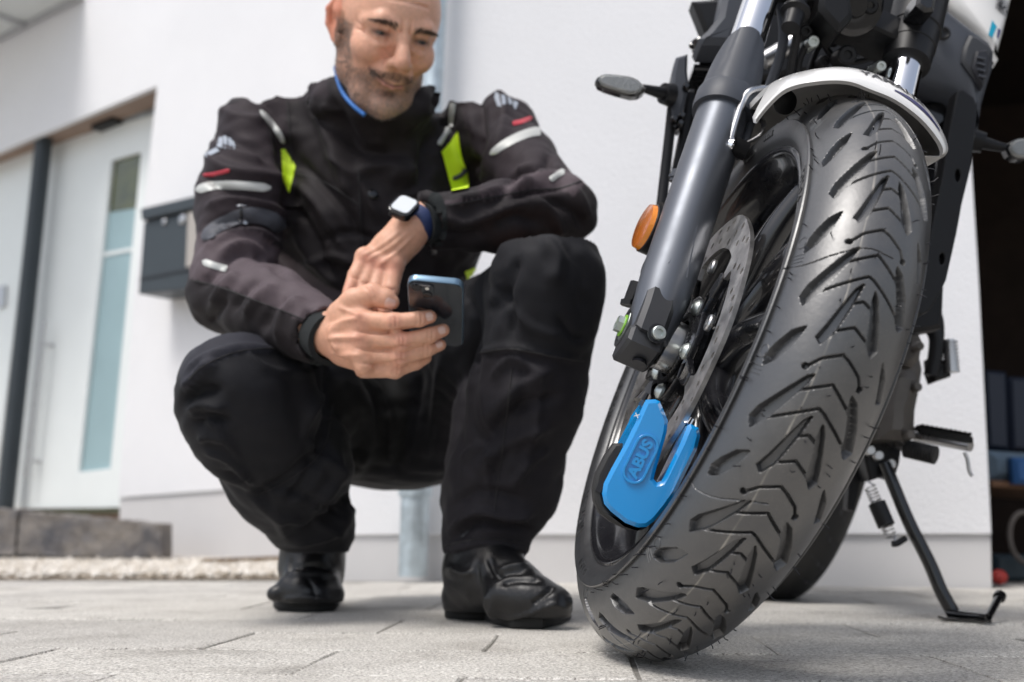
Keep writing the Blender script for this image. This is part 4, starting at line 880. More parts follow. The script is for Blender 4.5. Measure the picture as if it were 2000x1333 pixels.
g1_, g2_ = G(1856, 1206, .004), G(1930, 1212, .004); q.tube([sp_[-1], g1_+[0, 0, .006], g2_+[0, 0, .004]], [.0095, .008, .007], 10, flat=.7); stand = q.build('side_stand', M['blkgloss'], moto, 40)
q = MB(); q.prism([g1_+[-.012, -.012, -.003], g2_+[0, -.012, -.003], g2_+[0, .016, -.003], g1_+[-.012, .016, -.003]], (0, 0, .004), .001); q.build('stand_foot', M['blkgloss'], stand)
q = MB(); tp = P(1953, 1164, Yst-.01); q.tube([g2_+[0, 0, .004], tp], [.0055, .0055], 10); q.tube([tp-(tp-g2_)*.08, tp+(tp-g2_)*.02], .0085, 12); q.build('stand_tang', M['blkgloss'], stand)
rod('spring_hook', [(1768, 1052, Yst+.01), (1752, 1062, Yst+.005), (1742, 1063, Yst+.005)], .0045, M['blk'], stand)
# side stand spring: coils + black sleeve
q = MB(); A_, B_ = P(1694, 940, Yst+.03), P(1746, 1062, Yst+.005); dd = B_-A_; Ld = np.linalg.norm(dd); dd /= Ld; xx_ = np.cross(dd, [0, 1, 0]); xx_ /= np.linalg.norm(xx_); yy_ = np.cross(dd, xx_)
coil = [A_+dd*Ld*(.10+.80*t/15/12)+.0078*(math.cos(2*math.pi*t/12)*xx_+math.sin(2*math.pi*t/12)*yy_) for t in range(15*12)]; q.tube([A_]+coil+[B_], .0014, 6); spg = q.build('stand_spring', M['steel'], stand)
q = MB(); q.tube([A_+dd*Ld*.36, A_+dd*Ld*.72], .0125, 18); q.build('spring_sleeve', M['blk'], spg) if False else q.build('spring_sleeve', M['blk'], stand)

# ---- rear wheel tyre
rg_ = G(1548, 1168); RNm = np.array([-.968, -.03, .25]); RNm /= np.linalg.norm(RNm); ru = np.cross(RNm, [0, 0, 1.]); ru /= np.linalg.norm(ru); rw = -np.cross(RNm, ru)
RCc = rg_+rw*.315+np.array([-.060, .05, -.012]); 
pf = [( .078*math.sin(s), .315-.060*(1-math.cos(s))) for s in np.linspace(-1.35, 1.35, 41)]; pf = [(-.070, .232)]+[(-.080, .25)]+pf+[(.080, .25), (.070, .232)]
q = MB(); q.lathe(RCc, RNm, pf, 160, x0=ru); rt = q.build('rear_tyre', M['rubber'], moto, 80)
def rwp(s, t, dr=0.0): 
    a_ = .078*math.sin(s); r_ = .315-.060*(1-math.cos(s))+dr; return RCc+RNm*a_+r_*(math.cos(t)*ru+math.sin(t)*rw)
q = MB()
for k in range(34):
    t = 2*math.pi*k/34
    for sg in (-1, 1):
        f_ = [rwp(sg*.2, t, .0008), rwp(sg*.5, t+.05, .0008), rwp(sg*.8, t+.12, .0008), rwp(sg*.8, t+.15, .0008), rwp(sg*.5, t+.085, .0008)]; q.add(f_, [(0, 1, 2, 3, 4)])
q.build('tread_groove', M['ink'], rt, None)['kind'] = 'stuff'
q = MB(); q.lathe(RCc, RNm, [(-.070, .232), (-.070, .222), (-.03, .205), (.03, .205), (.070, .222), (.070, .232)], 80); q.lathe(RCc, RNm, [(-.05, .04), (.05, .04)], 24)
for k in range(5): t = 2*math.pi*k/5; q.tube([RCc+.03*(math.cos(t)*ru+math.sin(t)*rw), RCc+.21*(math.cos(t)*ru+math.sin(t)*rw)], .014, 8)
q.build('rear_rim', M['rimblk'], moto)

# ================================================================== BRAKE DISC LOCK
lp = WC+WN*DO; dlk = ray(1310, 880); tt_ = ((lp-O)@WN)/(dlk@WN); LK = O+dlk*tt_; YL = float(LK[1])-.004
lock = empty('disc_lock', tuple(LK)); tag(lock, 'glossy blue brake disc lock with black rubber edge clamped on the front brake disc', 'disc lock')
lout = [(1262, 781), (1281, 780), (1290, 784), (1306, 822), (1303, 846), (1292, 885), (1280, 926), (1278, 936), (1284, 943), (1293, 940), (1299, 930), (1330, 866), (1344, 832), (1350, 828), (1366, 836), (1369, 852), (1362, 880), (1340, 925), (1322, 962), (1303, 990), (1280, 1018), (1264, 1030), (1246, 1031), (1222, 1022), (1194, 1000), (1181, 985), (1177, 965), (1180, 945), (1195, 915), (1220, 870), (1242, 826)]
TH = WU*.034+np.array([.004, 0, .002])
fr = PX(lout, YL-.016)
q = MB(); q.prism(fr, TH, .0035); lb = q.build('lock_body', M['blue'], lock, 30)
# left bevelled flank, lighter facet facing up left
fl = PXY([(1262, 783, YL-.013), (1242, 828, YL-.013), (1220, 872, YL-.013), (1196, 915, YL-.013), (1188, 900, YL+.012), (1212, 862, YL+.012), (1232, 812, YL+.012), (1252, 785, YL+.012)])
q = MB(); q.prism(fl, np.array([.006, .012, 0]), .001); q.build('lock_flank', M['blue'], lock, 30)
rb = PX([(1216, 866), (1221, 874), (1212, 890), (1196, 915), (1182, 944), (1177, 965), (1181, 986), (1194, 1002), (1222, 1024), (1246, 1032), (1264, 1031), (1252, 1037), (1226, 1036), (1196, 1022), (1172, 1003), (1162, 980), (1160, 956), (1166, 926), (1184, 890), (1201, 866)], YL-.011)
q = MB(); q.prism(rb, TH*.75, .0025); rbo = q.build('rubber_edge', M['rubber'], lock, 40)
for k in range(13):
    for j in range(3):
        x = 1203-k*2.9+j*3.6-3; y = 882+k*6.2+j*1.6; p_ = P(x, y, YL-.0117); q = MB(); q.prism([p_+np.array([a_*.0009+b_*.0005, 0, b_*.0014]) for a_, b_ in ((-1, -1), (1, -1), (1, 1), (-1, 1))], (0, .003, 0)); q.build('rubber_rib', M['ink'], rbo, None)
q = MB(); q.tube(PXY([(1253, 787, YL-.006), (1262, 772, YL-.004)]), [.0075, .0055], 14); q.build('lock_button', M['blkgloss'], lock)
q = MB(); q.tube(PXY([(1340, 832, YL), (1347, 820, YL+.002)]), [.006, .0055], 12); q.build('lock_pin', M['chrome'], lock)
# embossed name plate, its baseline runs down the body
pa_, pb_ = P(1236, 926, YL-.0168), P(1264, 868, YL-.0168); ex = pb_-pa_; Lx = np.linalg.norm(ex); ex /= Lx; ez = np.array([0, -1., 0]); ey = np.cross(ez, ex); cen_ = (pa_+pb_)/2+np.array([.0005, 0, 0])
def stad(hl, hr_, n=10):
    pts = [(hl+hr_*math.cos(c), hr_*math.sin(c)) for c in np.linspace(-math.pi/2, math.pi/2, n)]+[(-hl+hr_*math.cos(c), hr_*math.sin(c)) for c in np.linspace(math.pi/2, 3*math.pi/2, n)]; return pts
me = curve2d([stad(Lx*.44, .0102), stad(Lx*.44, .0086)], .0022, .0003); xf(me, cen_, ex, ey, ez); link('name_frame', me, M['blue'], lb, 60)
me = text_mesh('ABUS', .0014, .0125, .0006); xf(me, cen_, ex*1.18, ey*1.05, ez); link('lettering', me, M['blue'], lb, 30)
me = text_mesh('Granit', .0002, .0075, .0001); e2x = P(1358, 858, YL)-P(1337, 905, YL); e2x /= np.linalg.norm(e2x)
me = text_mesh('X', .0002, .005, .0002); xf(me, P(1244, 812, YL-.0145), ex, ey, ez); link('lettering', me, M['white'], lb, None)
# ================================================================== SMOOTH BODIES (distance fields -> one continuous surface)
class Field:
    def __init__(s, lo, hi, h):
        s.h = h; s.lo = np.array(lo, float); s.n = np.ceil((np.array(hi)-s.lo)/h).astype(int)+1
        ax_ = [s.lo[i]+h*np.arange(s.n[i]) for i in range(3)]
        s.X, s.Y, s.Z = np.meshgrid(*[a.astype(np.float32) for a in ax_], indexing='ij'); s.D = np.full(s.X.shape, .5, np.float32)
    def box(s, pts, rmax, k):
        pts = np.array(pts); m = rmax+k*1.5+s.h*3
        a = np.clip(np.floor((pts.min(0)-m-s.lo)/s.h).astype(int), 0, s.n-1); b = np.clip(np.ceil((pts.max(0)+m-s.lo)/s.h).astype(int)+1, 1, s.n)
        return tuple(slice(a[i], b[i]) for i in range(3))
    def comb(s, sl, d, k, mode):
        D = s.D[sl]
        if mode == 'add':
            if k > 0: h_ = np.clip(.5+.5*(D-d)/k, 0, 1); s.D[sl] = D*(1-h_)+d*h_-k*h_*(1-h_)
            else: s.D[sl] = np.minimum(D, d)
        else:
            if k > 0: h_ = np.clip(.5-.5*(D+d)/k, 0, 1); s.D[sl] = D*(1-h_)-d*h_+k*h_*(1-h_)
            else: s.D[sl] = np.maximum(D, -d)
    def cap(s, a, b, ra, rb, k=.02, mode='add', sq=None):
        """tapered capsule; sq=(axis, factor) flattens it along an axis"""
        a = np.array(a, float); b = np.array(b, float); sl = s.box([a, b], max(ra, rb)*(1 if sq is None else 1.6), k)
        X, Y, Z = s.X[sl], s.Y[sl], s.Z[sl]; d = b-a; L2 = d@d
        px, py, pz = X-a[0], Y-a[1], Z-a[2]
        t = np.clip((px*d[0]+py*d[1]+pz*d[2])/max(L2, 1e-9), 0, 1)
        qx, qy, qz = px-t*d[0], py-t*d[1], pz-t*d[2]
        if sq is not None:
            n_ = np.array(sq[0], float); n_ /= np.linalg.norm(n_); c = qx*n_[0]+qy*n_[1]+qz*n_[2]; e = (1/sq[1]-1)*c; qx, qy, qz = qx+e*n_[0], qy+e*n_[1], qz+e*n_[2]
            dd = (np.sqrt(qx*qx+qy*qy+qz*qz)-(ra+(rb-ra)*t))*min(1, (sq[1]+1)/2)
        else: dd = np.sqrt(qx*qx+qy*qy+qz*qz)-(ra+(rb-ra)*t)
        s.comb(sl, dd.astype(np.float32), k, mode); return s
    def chain(s, pts, rad, k=.02, mode='add', sq=None):
        if not hasattr(rad, '__len__'): rad = [rad]*len(pts)
        for i in range(len(pts)-1): s.cap(pts[i], pts[i+1], rad[i], rad[i+1], k, mode, sq)
        return s
    def ell(s, c, R_, A=None, k=.02, mode='add'):
        c = np.array(c, float); R_ = np.array(R_, float); sl = s.box([c], R_.max(), k); A = np.eye(3) if A is None else np.array(A, float)
        X, Y, Z = s.X[sl]-c[0], s.Y[sl]-c[1], s.Z[sl]-c[2]
        u_ = [(X*A[i][0]+Y*A[i][1]+Z*A[i][2]) for i in range(3)]
        k0 = np.sqrt(sum((u_[i]/R_[i])**2 for i in range(3))); k1 = np.sqrt(sum((u_[i]/R_[i]**2)**2 for i in range(3)))+1e-9
        s.comb(sl, (k0*(k0-1)/k1).astype(np.float32), k, mode); return s
    def half(s, p, n_, k=0.0):
        """cut away the side n_ points to"""
        n_ = np.array(n_, float); n_ /= np.linalg.norm(n_); d = (s.X-p[0])*n_[0]+(s.Y-p[1])*n_[1]+(s.Z-p[2])*n_[2]; s.D = np.maximum(s.D, d.astype(np.float32)); return s
    def noise(s, amp, freq, seed=0, ridge=False):
        r_ = np.random.default_rng(seed); acc = np.zeros_like(s.D)
        m = s.D < .03
        x, y, z = s.X[m], s.Y[m], s.Z[m]; o = np.zeros(x.shape, np.float32)
        for i in range(4):
            d = r_.normal(size=(3, 3)); d /= np.linalg.norm(d, axis=1)[:, None]; f_ = freq*(1.6**i); ph = r_.uniform(0, 6.28, 3)
            w_ = np.sin(f_*(x*d[0, 0]+y*d[0, 1]+z*d[0, 2])+ph[0]+1.5*np.sin(f_*.6*(x*d[1, 0]+y*d[1, 1]+z*d[1, 2])+ph[1]))
            o += (1-2*np.abs(w_) if ridge else w_)*(.55**i)
        s.D[m] += amp*o; return s
    def surface(s, name, m_, parent, relax=1):
        D = s.D; ins = D < 0; n = D.shape
        # surface nets
        c = np.zeros((n[0]-1, n[1]-1, n[2]-1), np.int8)
        for i in (0, 1):
            for j in (0, 1):
                for k in (0, 1): c += ins[i:n[0]-1+i, j:n[1]-1+j, k:n[2]-1+k]
        act = (c > 0)&(c < 8); idx = -np.ones(act.shape, np.int64); ii, jj, kk = np.nonzero(act); idx[ii, jj, kk] = np.arange(len(ii))
        P_ = np.zeros((len(ii), 3)); W_ = np.zeros(len(ii))
        cs = [(0, 0, 0), (1, 0, 0), (0, 1, 0), (0, 0, 1), (1, 1, 0), (1, 0, 1), (0, 1, 1), (1, 1, 1)]
        for a_, b_ in [(0, 1), (0, 2), (0, 3), (1, 4), (1, 5), (2, 4), (2, 6), (3, 5), (3, 6), (4, 7), (5, 7), (6, 7)]:
            A = cs[a_]; B = cs[b_]; da = D[ii+A[0], jj+A[1], kk+A[2]]; db = D[ii+B[0], jj+B[1], kk+B[2]]; x_ = (da < 0) != (db < 0)
            t = np.where(x_, da/(da-db+1e-12), 0); 
            for q in range(3): P_[:, q] += np.where(x_, A[q]+t*(B[q]-A[q]), 0)
            W_ += x_
        P_ /= W_[:, None]; V = s.lo+s.h*(np.stack([ii, jj, kk], 1)+P_)
        quads = []
        for ax_ in range(3):
            o1, o2 = [(1, 2), (2, 0), (0, 1)][ax_]
            sl0 = [slice(1, n[q]-1) for q in range(3)]; sl0[ax_] = slice(0, n[ax_]-1); sl1 = list(sl0); sl1[ax_] = slice(1, n[ax_])
            a_ = ins[tuple(sl0)]; b_ = ins[tuple(sl1)]; x_ = a_ != b_; p_ = np.array(np.nonzero(x_)).T
            base = p_+np.array([0 if q == ax_ else 1 for q in range(3)]); e1_ = np.zeros(3, int); e1_[o1] = 1; e2_ = np.zeros(3, int); e2_[o2] = 1
            g = lambda v_: idx[v_[:, 0], v_[:, 1], v_[:, 2]]
            q_ = np.stack([g(base-e1_-e2_), g(base-e2_), g(base), g(base-e1_)], 1); fl = ~a_[tuple(p_.T)]; q_[fl] = q_[fl][:, ::-1]; quads.append(q_)
        Q = np.concatenate(quads); Q = Q[(Q >= 0).all(1)]
        E = np.concatenate([Q[:, [0, 1]], Q[:, [1, 2]], Q[:, [2, 3]], Q[:, [3, 0]]]); s.E = E
        for _ in range(relax): V = relax_(V, E, .5)
        return V, Q, E
def relax_(V, E, f):
    S = np.zeros_like(V); n_ = np.zeros(len(V)); np.add.at(S, E[:, 0], V[E[:, 1]]); np.add.at(n_, E[:, 0], 1); np.add.at(S, E[:, 1], V[E[:, 0]]); np.add.at(n_, E[:, 1], 1); return V+(S/np.maximum(n_, 1)[:, None]-V)*f
def vnormals(V, Q):
    fn = np.cross(V[Q[:, 2]]-V[Q[:, 0]], V[Q[:, 3]]-V[Q[:, 1]]); N_ = np.zeros_like(V)
    for k in range(4): np.add.at(N_, Q[:, k], fn)
    return N_/(np.linalg.norm(N_, axis=1)[:, None]+1e-12)
def folds(V, Q, lst, front=True):
    """pull ridges (+) and press creases (-) into cloth along surveyed lines: (points, width px, height m)"""
    N_ = vnormals(V, Q); p = proj(V); face = ((V-O)*N_).sum(1) < 0; out = np.zeros(len(V))
    for pts, w_, h_ in lst:
        pp = np.array(spline([(x, y, 0) for x, y in pts], 4))[:, :2] if len(pts) > 2 else np.array(pts, float)
        m = (p[:, 0] > pp[:, 0].min()-3*w_)&(p[:, 0] < pp[:, 0].max()+3*w_)&(p[:, 1] > pp[:, 1].min()-3*w_)&(p[:, 1] < pp[:, 1].max()+3*w_)&face
        if not m.any(): continue
        q = p[m]; d = np.full(len(q), 1e9); tt = np.zeros(len(q)); nseg = len(pp)-1
        for i in range(nseg):
            a, b = pp[i], pp[i+1]; e = b-a; t = np.clip(((q-a)@e)/(e@e+1e-9), 0, 1); dd = np.hypot(*(q-a-t[:, None]*e).T); u_ = dd < d; d[u_] = dd[u_]; tt[u_] = (i+t[u_])/nseg
        out[m] += h_*np.exp(-(d/w_)**2)*np.clip(np.minimum(tt, 1-tt)*5+.25, 0, 1)
    return V+N_*out[:, None]*1.9
def finish(name, V, Q, m_, parent, colf=None):
    o = bigmesh(name, V, Q, m_, parent, 180)
    if colf is not None:
        c = colf(V, vnormals(V, Q)); c = np.concatenate([c, np.ones((len(c), 1))], 1).astype(np.float32)
        a = o.data.color_attributes.new('tone', 'FLOAT_COLOR', 'POINT'); a.data.foreach_set('color', c.ravel())
    return o
def bvh(o_or_VQ):
    V, Q = o_or_VQ; return BVHTree.FromPolygons([tuple(v_) for v_ in V], [tuple(int(i) for i in q) for q in Q])
def onto(tree, x, y, lift, far=5.):
    d = Vector(ray(x, y)).normalized(); h = tree.ray_cast(Vector(O), d, far)
    if h[0] is None: return None, None
    nn_ = h[1]; nn_ = nn_ if nn_.dot(d) < 0 else -nn_
    return np.array(h[0]+nn_*lift), np.array(nn_)
def strip(name, tree, pts, w, m_, parent, lift=.0012, n=24, th=.0012, taper=0, rnd=True):
    """a band of material lying on a surface: centre line in survey pixels, width in px"""
    pp = np.array(spline([(x, y, 0) for x, y in pts], 10))[:, :2] if len(pts) > 2 else np.array([np.array(pts[0])*(1-t)+np.array(pts[1])*t for t in np.linspace(0, 1, n)])
    tg = np.gradient(pp, axis=0); tg /= np.linalg.norm(tg, axis=1)[:, None]; nr = np.stack([-tg[:, 1], tg[:, 0]], 1); V = []; rows = []; k = 5; L_ = len(pp)
    for i in range(L_):
        s_ = min(i, L_-1-i)/(L_-1); ww = w if not hasattr(w, '__len__') else np.interp(i/(L_-1), np.linspace(0, 1, len(w)), w)
        if rnd: ww = ww*min(1, math.sqrt(min(1, s_*12+.12)))
        row = []
        for j in range(k):
            q = pp[i]+nr[i]*ww*(j/(k-1)-.5); h, nn_ = onto(tree, q[0], q[1], lift+(th if 0 < j < k-1 else 0))
            if h is None: row = None; break
            V.append(h); row.append(len(V)-1)
        if row: 
            if rows and np.linalg.norm(V[row[2]]-V[rows[-1][2]]) > .06: rows.append(None)
            rows.append(row)
    Fc = []
    for a, b in zip(rows[:-1], rows[1:]):
        if a is None or b is None: continue
        for j in range(k-1): Fc.append((a[j], a[j+1], b[j+1], b[j]))
    return mesh(name, V, Fc, m_, parent, 60)
def patch(name, tree, quad, m_, parent, lift=.0015, nu=10, nv=10):
    """four-cornered panel lying on a surface"""
    A, B, C_, D_ = [np.array(q, float) for q in quad]; V = []; ok = []
    for i in range(nu+1):
        for j in range(nv+1):
            s1, s2 = i/nu, j/nv; q = (A*(1-s1)+B*s1)*(1-s2)+(D_*(1-s1)+C_*s1)*s2; h, _ = onto(tree, q[0], q[1], lift); ok.append(h is not None); V.append(h if h is not None else np.zeros(3))
    Fc = [(a, a+nv+1, a+nv+2, a+1) for i in range(nu) for j in range(nv) for a in [i*(nv+1)+j] if ok[a] and ok[a+1] and ok[a+nv+1] and ok[a+nv+2]]
    return mesh(name, V, Fc, m_, parent, 60)
def seam(name, tree, pts, r_px, m_, parent, lift=.0): return strip(name, tree, pts, r_px, m_, parent, lift=lift, th=.0009, rnd=False)

# ------------------------------------------------------------------ materials of the man
def skinmat():
    m_ = mat('skin', (.5, .3, .22), .52, attr='tone', var=.07, vscale=160, bump=.35, bscale=900, dist=.0004)
    b_ = m_.node_tree.nodes['Principled BSDF']; b_.inputs['Subsurface Weight'].default_value = .12; b_.inputs['Subsurface Radius'].default_value = (.012, .004, .002); b_.inputs['Subsurface Scale'].default_value = .6
    return m_
MS = dict(skin=skinmat(),
 jack=mat('jacket_fabric', (.04, .036, .04), .68, attr='tone', var=.10, vscale=40, bump=.35, bscale=1500, dist=.0005, sheen=.03, spec=.20),
 pant=mat('trouser_fabric', (.02, .02, .021), .70, attr='tone', var=.10, vscale=30, bump=.35, bscale=1400, dist=.0005, sheen=.03, spec=.22),
 leather=mat('boot_leather', (.007, .007, .008), .36, bump=.5, bscale=220, dist=.001, var=.2, vscale=60, rvar=.08),
 sole=mat('boot_sole', (.010, .010, .010), .8, bump=.6, bscale=300, dist=.001),
 refl=mat('reflective_tape', (.50, .51, .49), .5, metal=.15), hiv=mat('neon_fabric', (.72, 1.0, .02), .6), red=mat('red_print', (.48, .03, .05), .5),
 velcro=mat('velcro', (.010, .013, .014), .95, bump=1, bscale=900, dist=.001), silver=mat('silver_print', (.34, .38, .44), .45),
 strap=mat('webbing', (.065, .068, .082), .6, bump=.5, bscale=900), bluec=mat('blue_lining', (.03, .16, .50), .6),
 brow=mat('dark_hair', (.075, .050, .038), .8), eye=mat('eyeball', (.10, .075, .06), .12, coat=.6), nail=mat('nail', (.74, .50, .42), .25, coat=.2), seam=mat('seam_thread', (.012, .011, .012), .7))

person = empty('person', tuple(G(780, 1200)*[1, 1, 0])); tag(person, 'crouching person in black motorcycle jacket and trousers looking down at a phone', 'person')

# ------------------------------------------------------------------ head + neck + hands + arms: one skin body
HY = 1.63; HC = P(754, 70, HY)                 # centre of the head
vd = (O-HC); vd /= np.linalg.norm(vd); rx_ = np.cross(np.array([0, 0, 1.]), vd)*1.; rx_ /= np.linalg.norm(rx_); uz = np.cross(vd, rx_)   # rx_: image right
if rx_[0] < 0: rx_ = -rx_
uz = np.cross(rx_, -vd) if np.cross(rx_, -vd)[2] > 0 else -np.cross(rx_, -vd)
def rot(v_, ax_, a): ax_ = ax_/np.linalg.norm(ax_); return v_*math.cos(a)+np.cross(ax_, v_)*math.sin(a)+ax_*(ax_@v_)*(1-math.cos(a))
yaw, pit, rol = math.radians(15), math.radians(9), math.radians(-9.5)
hx, hy, hz = rx_.copy(), vd.copy(), uz.copy()       # hx right, hy forward (face), hz up
a_ = uz
for nm in ('y',):
    sgn = 1 if rot(hy, a_, yaw)@rx_ > 0 else -1; hx, hy = rot(hx, a_, sgn*yaw), rot(hy, a_, sgn*yaw)
sgn = 1 if rot(hy, hx, pit)@uz < hy@uz else -1; hy, hz = rot(hy, hx, sgn*pit), rot(hz, hx, sgn*pit)
sgn = 1 if rot(hz, hy, abs(rol))@rx_ > hz@rx_ else -1; hx, hz = rot(hx, hy, sgn*abs(rol)), rot(hz, hy, sgn*abs(rol))
def lift_(y, z): return .0065*min(1, max(0, (y-.055)/.02))*min(1, max(0, (-z-.004)/.016))*min(1, max(0, (z+.106)/.02))
def H(x, y, z): return HC+hx*x+hy*y+hz*(z+lift_(y, z))
HA = [hx, hy, hz]
corn = [H(x, y, z) for x in (-.10, .10) for y in (-.13, .13) for z in (-.16, .15)]
fh = Field(np.min(corn, 0)-.01, np.max(corn, 0)+.01, .0019)
fh.ell(H(0, -.016, .040), (.0765, .100, .088), HA, 0)
fh.ell(H(0, .012, .030), (.068, .078, .070), HA, .02)
fh.ell(H(0, .018, -.032), (.0605, .066, .070), HA, .022)
for s_ in (-1, 1):
    fh.chain([H(s_*.060, -.010, -.026), H(s_*.050, .010, -.062), H(s_*.028, .050, -.090), H(0, .060, -.098)], [.014, .016, .017, .017], .018)
    fh.ell(H(s_*.040, .056, -.014), (.026, .024, .022), HA, .018)
    fh.ell(H(s_*.038, .069, -.025), (.019, .017, .015), HA, .012)          # smiling cheek
    fh.chain([H(s_*.052, .061, .022), H(s_*.034, .080, .030), H(s_*.012, .087, .026)], [.008, .0098, .008], .011)   # brow ridge
    fh.ell(H(s_*.032, .100, .012), (.0195, .020, .0125), HA, .010, 'sub')    # orbit
    fh.chain([H(s_*.019, .0775, .011), H(s_*.026, .0835, .0185), H(s_*.037, .0805, .019), H(s_*.047, .070, .0105)], [.0028, .0040, .0042, .003], .004)      # upper lid
    fh.chain([H(s_*.019, .0775, .010), H(s_*.027, .0825, .0045), H(s_*.037, .0800, .0050), H(s_*.047, .070, .010)], [.0028, .0036, .0036, .003], .004)     # lower lid
    fh.chain([H(s_*.020, .084, -.004), H(s_*.034, .0835, -.010), H(s_*.048, .073, -.006)], [.003, .004, .003], .006)                                   # bag
    fh.ell(H(s_*.0125, .101, -.032), (.0085, .011, .0078), HA, .005)          # nostril wing
    fh.ell(H(s_*.0065, .108, -.039), (.0040, .0045, .003), HA, .002, 'sub')
    fh.chain([H(s_*.0185, .100, -.026), H(s_*.029, .088, -.041), H(s_*.036, .074, -.058)], [.0028, .0042, .0026], .006, 'sub')     # smile fold
    # ear
    e_ = lambda y, z, o=0: H(s_*(.076+(o+(.007 if y < -.02 else 0))*(1 if s_ < 0 else .3)-(.004 if s_ > 0 else 0)), y, z)
    fh.chain([e_(.002, .004), e_(.004, .022), e_(-.006, .036, .004), e_(-.020, .034, .008), e_(-.026, .018, .008), e_(-.022, -.004, .005), e_(-.010, -.022), e_(-.002, -.026, -.003), e_(.004, -.016, -.003)], [.0042, .0046, .0048, .005, .005, .005, .0065, .006, .004], .003)
    fh.cap(e_(-.010, -.010, .001), e_(-.011, .021, .005), .0125, .0165, .004, sq=(hx, .4)); fh.cap(e_(-.012, .0, -.006), e_(-.012, .022, -.004), .012, .012, .004)
    fh.ell(e_(-.006, .004, .010), (.006, .0075, .012), HA, .004, 'sub')
    fh.cap(e_(.003, -.002, -.004), e_(.004, .004, -.002), .005, .004, .003)
fh.chain([H(0, .084, .026), H(0, .093, .008), H(0, .106, -.012), H(0, .115, -.025)], [.0085, .0078, .0092, .0110], .010)
fh.ell(H(0, .116, -.030), (.0105, .0095, .0085), HA, .005)
fh.ell(H(0, .086, -.052), (.030, .014, .016), HA, .014)                       # muzzle
# mouth: broad closed smile
fh.chain([H(-.033, .0770, -.0510), H(-.015, .0950, -.0595), H(0, .0985, -.0615), H(.015, .0950, -.0595), H(.033, .0770, -.0510)], [.0014, .0026, .0030, .0026, .0014], .003)
fh.chain([H(-.027, .0790, -.0575), H(-.013, .0925, -.0665), H(0, .0950, -.0690), H(.013, .0925, -.0665), H(.027, .0790, -.0575)], [.0014, .0029, .0034, .0029, .0014], .003)
fh.chain([H(-.036, .0770, -.0500), H(-.016, .0985, -.0630), H(0, .1030, -.0655), H(.016, .0985, -.0630), H(.036, .0770, -.0500)], [.0014, .0022, .0024, .0022, .0014], .002, 'sub')
fh.chain([H(-.016, .0935, -.082), H(0, .096, -.084), H(.016, .0935, -.082)], [.003, .005, .003], .007, 'sub')
fh.ell(H(0, .074, -.099), (.021, .017, .015), HA, .014)                       # chin
for z_, w_ in ((.062, .03), (.073, .034)): fh.chain([H(-w_, .0765-.1*(z_-.06), z_), H(0, .0875-.25*(z_-.06), z_+.003), H(w_, .0765-.1*(z_-.06), z_)], .0016, .005, 'sub')
for s_ in (-1, 1): fh.chain([H(s_*.006, .094, .020), H(s_*.007, .093, .040)], .0012, .004, 'sub')
for s_ in (-1, 1):
    for q in range(3): fh.chain([H(s_*.053, .067, .010-q*.003), H(s_*.066, .045, .018-q*.013)], .0010, .003, 'sub')
